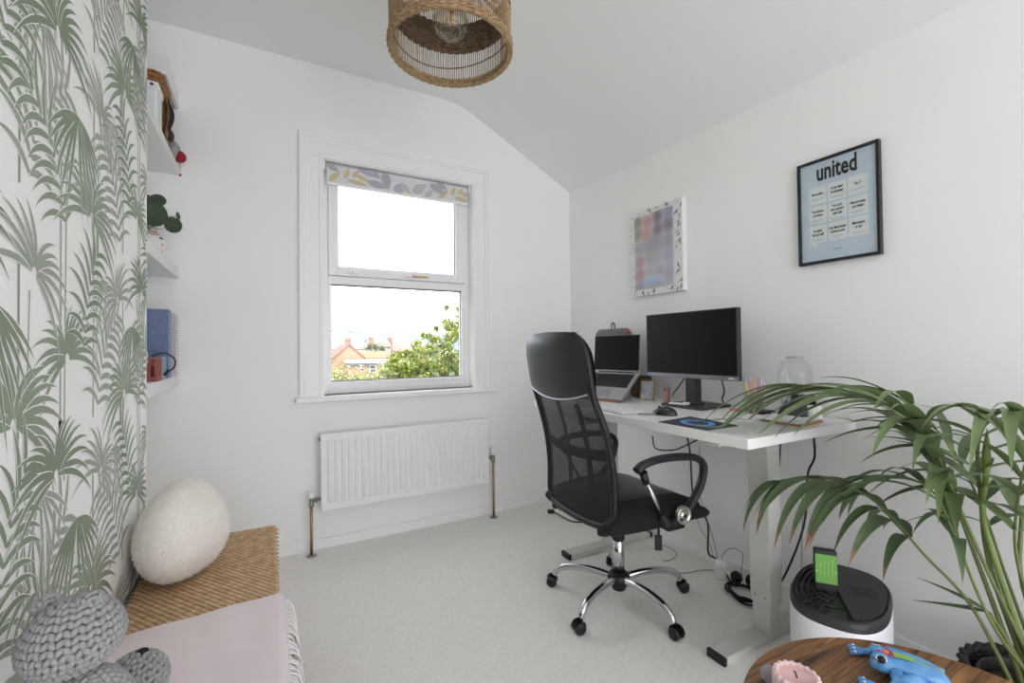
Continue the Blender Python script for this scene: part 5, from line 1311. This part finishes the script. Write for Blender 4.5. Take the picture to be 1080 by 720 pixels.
# pink candle, bubble-edged
CP = atz(840, 707, .556); CP.z = .50; KC = .77
cn = thing('pink_candle', tuple(CP), 'pale pink candle with scalloped edge on the walnut table', 'candle')
WAX = M('pale_pink_wax', (234, 206, 208), .5, sss=.2); WAXD = M('burnt_pink_wax', (220, 172, 172), .45, col2=(232, 196, 196), scale=30)
bm = NB(); lathe(bm, [(r*KC, z*KC) for r, z in [(0, 0), (.040, 0), (.042, .004), (.042, .064), (.040, .067), (.037, .061), (.034, .056), (0, .055)]], CP, 40); cb = obj('wax_body', bm, WAX, cn)
bm = NB(); lathe(bm, [(r*KC, z*KC) for r, z in [(0, .0556), (.034, .0566), (.0385, .0635)]], CP, 40); obj('wax_pool', bm, WAXD, cn, top='raw')
for k in range(18):
    a = 2*PI*k/18; d = Vector((math.cos(a), math.sin(a), 0)); bm = NB()
    tube(bm, [CP+d*.0420*KC+Z1*z*KC for z in (.001, .004, .012, .055, .061, .0650, .0672)], [x*KC for x in (.003, .0056, .0068, .0070, .0066, .0050, .0022)], 8); obj('flute', bm, WAX, cb)
bm = NB(); tube(bm, bez([CP+Vector((.002, 0, .041)), CP+Vector((.002, .002, .048)), CP+Vector((-.001, .002, .053)), CP+Vector((-.003, .003, .054))], 4), .0014, 6); obj('wick', bm, BLACK, cn)
GP = atz(812, 721, .50)
bm = NB(); ell(bm, GP+Z1*.017, .016, .016, .017, 12, 8); top('glass_bead', bm, M('lilac_glass', (196, 186, 200), .15, trans=.5), 'small lilac glass bead beside the pink candle', 'ornament', smooth=False)
# blue hand-painted ceramic frog
BLU = M('glazed_blue', (70, 130, 200), .18, col2=(104, 166, 214), scale=35, coat=.5); WHT = M('glaze_white', (236, 236, 236), .2, coat=.5)
fr0 = atz(968, 722, .50)
fg = thing('ceramic_frog', tuple(fr0), 'glossy blue hand-painted ceramic frog on the walnut table', 'ornament')
hd_ = atz(927, 697, .525); fd_ = Vector((hd_.x-fr0.x, hd_.y-fr0.y, 0)).normalized(); fs_ = Vector((-fd_.y, fd_.x, 0))     # facing away from viewer to the left
def FP(f, s, z): return Vector((fr0.x, fr0.y, .50)) + fd_*f + fs_*s + Z1*z
L0 = (Vector((hd_.x, hd_.y, 0))-Vector((fr0.x, fr0.y, 0))).length
bm = NB(); prf = [(-.045, .010, .008, .016), (-.03, .022, .016, .022), (0, .027, .020, .024), (L0*.45, .022, .018, .026), (L0*.7, .020, .016, .027), (L0*.88, .026, .017, .027), (L0*1.05, .024, .014, .025), (L0*1.2, .014, .009, .020), (L0*1.26, .004, .003, .018)]
n = 16; rings = []
for f, w, h, z in prf: rings.append([bm.verts.new(FP(f, w*math.cos(2*PI*k/n), z+h*math.sin(2*PI*k/n))) for k in range(n)])
for A, B in zip(rings, rings[1:]):
    for k in range(n): bm.faces.new((A[k], A[(k+1) % n], B[(k+1) % n], B[k])).smooth = True
bm.faces.new(rings[0]); bm.faces.new(rings[-1]); fb_ = obj('body', bm, BLU, fg)
for s in (-1, 1):
    bm = NB(); q = FP(L0*1.0, s*.012, .039); ell(bm, q, .013, .013, .008, 14, 10); ey = obj('eye_bulge', bm, BLU, fg)
    bm = NB(); ell(bm, q+fs_*(s*.0055)+Z1*.0015, .0095, .0095, .0062, 12, 8); ew = obj('eye_white', bm, WHT, fg)
    bm = NB(); ell(bm, q+fs_*(s*.0085)+Z1*.002, .0076, .0076, .0062, 10, 8); obj('pupil', bm, BLACK, ew)
    arm_p = [FP(L0*.6, s*.018, .020), FP(L0*.66, s*.044, .018), FP(L0*.95, s*.058, .010), FP(L0*1.25, s*.052, .007)]
    bm = NB(); P_ = bez(arm_p, 5); tube(bm, P_, [.012-.0004*i for i in range(len(P_))], 10); am = obj('front_leg', bm, BLU, fg)
    for t3 in (-1, 0, 1):
        bm = NB(); a0 = arm_p[-1]; a1 = a0+fd_*.020+fs_*(t3*.011)-Z1*.001; tube(bm, [a0, a0.lerp(a1, .6), a1], [.006, .0058, .0045], 8); ell(bm, a1, .0055, .0055, .0052, 8, 6); obj('toe', bm, BLU, am)
        bm = NB(); ell(bm, a1+Z1*.0032-fd_*.004, .0030, .0030, .0030, 8, 6); obj('toe_mark', bm, WHT, am)
    bm = NB(); P_ = bez([FP(.0, s*.020, .018), FP(.03, s*.048, .020), FP(-.015, s*.056, .012), FP(-.05, s*.05, .006)], 5); tube(bm, P_, [.014-.0005*i for i in range(len(P_))], 10); obj('hind_leg', bm, BLU, fg)
bm = NB(); fc_ = FP(L0*.80, -.004, .0440)
for k in range(9):
    a = 2*PI*k/9; ell(bm, fc_+fd_*(.0105*math.cos(a))+fs_*(.0105*math.sin(a))-Z1*.0006, .0042, .0042, .002, 8, 5)
fl_ = obj('painted_flower', bm, M('paint_magenta', (176, 70, 126), .25, coat=.5), fb_); fl_['kind'] = 'stuff'
bm = NB(); ell(bm, fc_, .0055, .0055, .0026, 10, 6); obj('flower_centre', bm, M('paint_orange', (214, 130, 50), .25, coat=.5), fb_)
bm = NB(); strip(bm, [FP(L0*.62-.07*t, .010-.004*t, .0452-.010*t*t+.0004) for t in [i/8 for i in range(9)]], [FP(L0*.62-.07*t, -.008+.0*t, .0446-.010*t*t+.0006) for t in [i/8 for i in range(9)]]); obj('painted_stripe', bm, M('paint_lime', (150, 196, 96), .25, coat=.5), fb_, top='raw')

# ------------------------------------------------------------------ potted kentia palm
PP = Vector((1.805, .385, 0))
palm = thing('potted_palm', tuple(PP), 'tall kentia palm in a dark woven basket pot in the right corner', 'plant')
BASK = M('dark_woven_basket', (58, 50, 46), .7, col2=(36, 32, 30), scale=60)
bm = NB()
for k in range(20):
    z = .006+k*.0105; r = .128+.024*math.sin(min(1, z/.21)*1.5); n = 72
    tube(bm, [(PP.x+(r+.003*(1 if (i+k) % 2 else -1))*math.cos(2*PI*i/n), PP.y+(r+.003*(1 if (i+k) % 2 else -1))*math.sin(2*PI*i/n), z) for i in range(n)]+[(PP.x+(r+.003*(1 if k % 2 else -1)), PP.y, z)], .0074, 5, cap=False)
obj('basket', bm, BASK, palm)
bm = NB(); n = 60
for s in range(2): tube(bm, [(PP.x+(.152+.006*math.cos(i*1.25+s*PI))*math.cos(2*PI*i/n), PP.y+(.152+.006*math.cos(i*1.25+s*PI))*math.sin(2*PI*i/n), .216+.006*math.sin(i*1.25+s*PI)) for i in range(n+1)], .0085, 6, cap=False)
obj('basket_rim', bm, BASK, palm)
bm = NB(); lathe(bm, [(0, .17), (.118, .17), (.118, .03), (.124, .03), (.128, .204), (.122, .208), (.118, .204), (.116, .17)], PP, 36); obj('inner_pot', bm, M('inner_pot_black', (40, 38, 38), .5), palm)
bm = NB(); ell(bm, PP+Z1*.172, .112, .115, .018, 18, 6, fn=lambda p: Vector((p.x, p.y, p.z*(1+.4*math.sin(9*p.x+7*p.y))))); obj('soil', bm, M('potting_soil', (62, 48, 38), .95, var=.4, scale=80), palm)
LG = M('palm_leaf_green', (126, 146, 100), .45, var=.18, scale=14, spec=.35); LGD = M('palm_leaf_deep', (102, 122, 86), .45, var=.2, scale=14, spec=.35); STG = M('palm_stem_green', (116, 128, 76), .5, var=.15, scale=9); BRN = M('dried_tip', (158, 118, 92), .8, var=.2, scale=40)
def leaflet(p, d, n_up, ln, w, droop, R, brown=0.0, mat=LG, parent=None, twist=0.0):
    """one folded blade: leaves p along d, then bends down with its own weight"""
    d = d.normalized(); pts = []; q = p.copy(); dd = d.copy(); N = 12
    for i in range(N+1):
        pts.append((q.copy(), dd.copy())); dd = (dd+Vector((0, 0, -droop/N))).normalized(); zq = q.z; q = q+dd*(ln/N)
        if zq > DZ and DX0-.03 < q.x and DY0-.03 < q.y and q.z < DZ+.014: q.z = DZ+.014; dd.z = max(dd.z, 0); dd.normalize()
        if q.x > XR-.02: q.x = XR-.02; dd.x = min(dd.x, -.05); dd.normalize()
    bm = NB(); pr = None
    for i, (c, t) in enumerate(pts):
        u = i/N; ww = w*(min(1, .35+u*3.2) if u < .2 else 1)*(1-max(0, (u-.25)/.75)**1.25)*.5+.0004
        up = n_up-t*n_up.dot(t); up = up.normalized() if up.length > 1e-4 else Vector((1, 0, 0))
        s = t.cross(up).normalized()
        if twist: s = Matrix.Rotation(twist*u, 3, t) @ s; up = s.cross(t)
        row = [bm.verts.new(c-s*ww+up*ww*.30), bm.verts.new(c), bm.verts.new(c+s*ww+up*ww*.30)]
        if pr:
            for j in range(2):
                f = bm.faces.new((pr[j], pr[j+1], row[j+1], row[j])); f.smooth = True
                if brown and u > 1-brown+.02: f.material_index = 1
        pr = row
    return obj('leaflet', bm, [mat, BRN], parent, top='raw')
def frond(pts, r0, r1, s0, n, lmax, wmax, seed, droop=1.0, brown=0.0, mat=LG, spread=.85, up=Z1, kmin=.45, skip=(), lift=.18):
    R = random.Random(seed); P = bez(pts, 10); L = [0]
    for a, b in zip(P, P[1:]): L.append(L[-1]+(b-a).length)
    bm = NB(); tube(bm, P, [r0+(r1-r0)*(x/L[-1])**.7 for x in L], 7); st_ = obj('frond', bm, STG, palm)
    def at(s):
        x = s*L[-1]
        for i in range(len(L)-1):
            if L[i] <= x <= L[i+1]:
                t = (x-L[i])/max(1e-6, L[i+1]-L[i]); return P[i].lerp(P[i+1], t), (P[i+1]-P[i]).normalized()
        return P[-1], (P[-1]-P[-2]).normalized()
    for k in range(n):
        q = k/(n-1); s = s0+(1-s0)*q; p, t = at(min(.995, s))
        sd = t.cross(up).normalized()
        for sg in (-1, 1):
            if (k, sg) in skip: continue
            al = spread*(1-.62*q)+R.uniform(-.08, .08)
            d = t*math.cos(al)+sd*(sg*math.sin(al))+up*R.uniform(lift-.18, lift)
            ln = 1.18*lmax*(kmin+(1-kmin)*math.sin(PI*(.16+.72*q))**.8)*R.uniform(.88, 1.1)
            leaflet(p, d, up, ln, wmax*R.uniform(.85, 1.1), droop*R.uniform(.75, 1.25), R, brown if R.random() < .75 else 0, mat, st_, R.uniform(-.5, .5))
    return st_
b0 = PP+Z1*.17
def A(u, v, x): return atx(u, v, x)
# the tall arching frond reaching over the desk
frond([b0+Vector((-.03, .02, 0)), A(1030, 590, 1.80), A(995, 500, 1.78), A(965, 448, 1.74), A(932, 425, 1.70), A(890, 411, 1.65), A(838, 405, 1.58)], .008, .0022, .48, 15, .375, .042, 1, droop=1.2, spread=.80, kmin=.80, lift=.04)
# lower drooping frond with browned tips
frond([b0+Vector((-.05, .03, 0)), A(1025, 640, 1.76), A(975, 585, 1.73), A(930, 535, 1.70), A(895, 513, 1.66), A(855, 505, 1.60), A(822, 508, 1.55)], .0065, .002, .52, 10, .26, .044, 2, droop=1.9, brown=.11, mat=LGD, spread=1.0)
# central upright stems with fronds going right and up
frond([b0+Vector((0, .01, 0)), A(1045, 600, 1.80), A(1034, 520, 1.80), A(1032, 465, 1.78), A(1050, 437, 1.74), A(1085, 432, 1.68), A(1130, 445, 1.62)], .009, .003, .50, 11, .32, .038, 3, droop=1.1, spread=1.15)
frond([b0+Vector((.02, -.01, 0)), A(1062, 610, 1.82), A(1038, 540, 1.84), A(1010, 482, 1.86), A(990, 455, 1.86), A(965, 440, 1.85)], .006, .002, .56, 7, .28, .030, 4, droop=1.35, mat=LGD, spread=1.1)
frond([b0+Vector((-.02, -.03, 0)), A(1048, 660, 1.74), A(1005, 560, 1.70), A(985, 520, 1.70), A(955, 503, 1.69), A(915, 502, 1.68)], .006, .002, .60, 7, .24, .030, 5, droop=1.4, brown=.10, mat=LGD, spread=1.05)
frond([b0+Vector((.01, -.05, 0)), A(1075, 600, 1.76), A(1075, 520, 1.76), A(1090, 470, 1.74), A(1120, 450, 1.70)], .007, .002, .58, 8, .30, .034, 6, droop=1.1, spread=1.1)
frond([b0+Vector((.0, -.02, 0)), A(1050, 620, 1.77), A(1010, 530, 1.74), A(985, 470, 1.72), A(975, 440, 1.70), A(960, 425, 1.67)], .007, .003, .66, 5, .30, .042, 9, droop=1.5, spread=1.25)
# two young side leaves on a low stem, and the furled spear
R = random.Random(31); lo = A(1043, 646, 1.77)
bm = NB(); tube(bm, bez([b0+Vector((-.01, .0, 0)), A(1062, 675, 1.78), lo], 6), .006, 6); ls_ = obj('young_stem', bm, STG, palm)
leaflet(lo, A(985, 612, 1.74)-lo, Z1, .16, .030, .25, R, 0, LGD, ls_); leaflet(lo, A(978, 634, 1.75)-lo, Z1, .17, .030, .05, R, 0, LGD, ls_)
bm = NB(); tube(bm, bez([b0, A(1040, 560, 1.79), A(1040, 500, 1.79), A(1041, 452, 1.79)], 6), [.007]*12+[.008, .009, .010, .009, .007, .004, .001], 7); obj('spear_leaf', bm, M('spear_green', (124, 146, 74), .45), palm)
bm = NB(); tube(bm, bez([b0+Vector((.03, -.04, 0)), A(1079, 620, 1.80), A(1078, 535, 1.80)], 6), .005, 6); obj('young_stem', bm, STG, palm)

# ------------------------------------------------------------------ cables, adaptor and plugs on the floor
def cable(pts, r, m, label, name='cable', cat='cable', grp='cables under the desk'):
    bm = NB(); tube(bm, bez(pts, 7), r, 6); return top(name, bm, m, label, cat, grp)
GREYW = M('grey_wire', (150, 150, 152), .5); WX = 1.975
cable([A(688, 460, 1.70), A(692, 473, 1.78), A(712, 474, 1.85), A(735, 464, 1.80)], .0035, BLACK, 'black cable sagging in a loop just under the desktop')
cable([A(725, 461, 1.80), A(728, 480, 1.93), A(732, 530, WX), A(746, 550, WX), A(747, 582, WX), A(756, 590, WX), atz(770, 612, .012)], .0045, BLACK, 'thick black mains cable running down the wall to the plugs')
cable([A(738, 470, 1.95), A(738, 520, WX), A(750, 560, WX), A(757, 588, WX)], .002, GREYW, 'thin grey wire hanging down the wall beside the black mains cable')
cable([A(734, 530, WX), A(737, 553, WX), A(748, 572, WX), A(752, 586, WX)], .0016, GREYW, 'thinnest grey wire curving below the chair armrest')
cable([atz(762, 600, .03), A(762, 585, 1.96), A(772, 578, 1.96), A(783, 584, 1.96), A(782, 602, 1.95), atz(784, 612, .03)], .002, GREYW, 'small grey wire loop over the white adaptor')
cable([atz(690, 572, .004), atz(708, 578, .004), atz(714, 585, .004), atz(706, 591, .004), atz(699, 591, .004)], .002, GREYW, 'thin grey wire hooked on the carpet behind the chair')
cable([atz(705, 602, .004), atz(722, 604, .004), atz(740, 601, .004), atz(757, 601, .004)], .002, GREYW, 'thin grey wire lying from the chair castor to the adaptor')
cable([A(823, 468, 1.90), A(822, 490, 1.93), A(820, 500, WX), A(821, 540, WX), A(824, 600, WX)], .003, BLACK, 'black cable dropping behind the near desk leg')
cable([A(858, 458, 1.92), A(859, 482, WX), A(852, 500, WX), A(850, 540, WX), A(843, 570, WX), A(828, 606, WX), A(815, 625, WX)], .0042, BLACK, 'black cable falling from the desk end towards the air purifier')
cable([A(846, 520, 1.99), A(846, 560, 1.99), A(845, 600, 1.99)], .0018, GREYW, 'thin grey wire on the wall above the air purifier')
ad = atz(760, 611, .0)
t = thing('white_adaptor', (ad.x, ad.y, 0), 'white block power adaptor lying on the carpet under the desk', 'adaptor')
ax_ = Vector((.55, -.83, 0)); ay_ = Vector((.83, .55, 0))
bm = NB(); obox(bm, ad+Z1*.048, ax_, (ay_*.92+Z1*.38).normalized(), (Z1*.92-ay_*.38).normalized(), .052, .040, .088, .006); obj('case', bm, WHITE, t)
bm = NB(); tube(bm, [ad+Z1*.088, ad+Z1*.098+ay_*.01], .006, 8); obj('strain_relief', bm, WHITE, t)
for i, (u, v) in enumerate(((777, 606), (793, 610))):
    c = atz(u, v+8, 0); t = thing('mains_plug', tuple(c), ['black mains plug nearer the white adaptor', 'black mains plug nearer the desk leg'][i], 'plug', 'mains plugs under the desk')
    bm = NB(); lathe(bm, [(0, 0), (.024, 0), (.027, .004), (.026, .020), (.018, .030), (0, .032)], c+Z1*.030, 16, axis=(Z1, Vector((.5, -.86, 0)), Vector((-.86, -.5, 0)))); obj('plug_body', bm, BLACK, t)
    bm = NB(); d_ = Vector((.86, .5, 0))
    for a, b in ((0, .012), (-.011, -.008), (.011, -.008)): obox(bm, c+Z1*(.030+b)+Vector((.5, -.86, 0))*a+d_*.006, d_, Vector((.5, -.86, 0)), Z1, .018, .004, .006)
    obj('pins', bm, M('plug_pin', (180, 160, 110), .3, .9), t)['kind'] = 'stuff'
bm = NB(); R = random.Random(12); c = atz(786, 628, .0)
for k in range(3):
    cz = .008+.008*k; o_x, o_y = R.uniform(-.012, .012), R.uniform(-.012, .012)
    tube(bm, [(c.x+o_x+.105*math.cos(2*PI*i/36)*.55+.0*i, c.y+o_y+.085*math.sin(2*PI*i/36), cz+.004*math.sin(5*2*PI*i/36+k)) for i in range(37)], .0042, 6, cap=False)
tube(bm, bez([atz(775, 612, .02), atz(770, 622, .012), atz(780, 634, .010), atz(795, 638, .012), atz(806, 628, .02)], 7), .0042, 6)
top('cable_coil', bm, BLACK, 'tangled coil of black cable on the carpet under the desk', 'cable', 'cables under the desk')
q = atz(581, 541, .0)
t = thing('cable_connector', (q.x, q.y, 0), 'black cable with plug lying on the carpet behind the chair', 'cable')
bm = NB(); obox(bm, q+Z1*.013, Vector((.9, -.4, 0)).normalized(), Vector((.4, .9, 0)).normalized(), Z1, .045, .026, .024, .006); obj('plug', bm, BLACK, t)
bm = NB(); tube(bm, bez([q+Vector((.015, -.008, .012)), atz(592, 544, .006), atz(603, 549.5, .005), atz(618, 550.5, .005), atz(640, 551, .005)], 6), .004, 6); obj('cord', bm, BLACK, t)
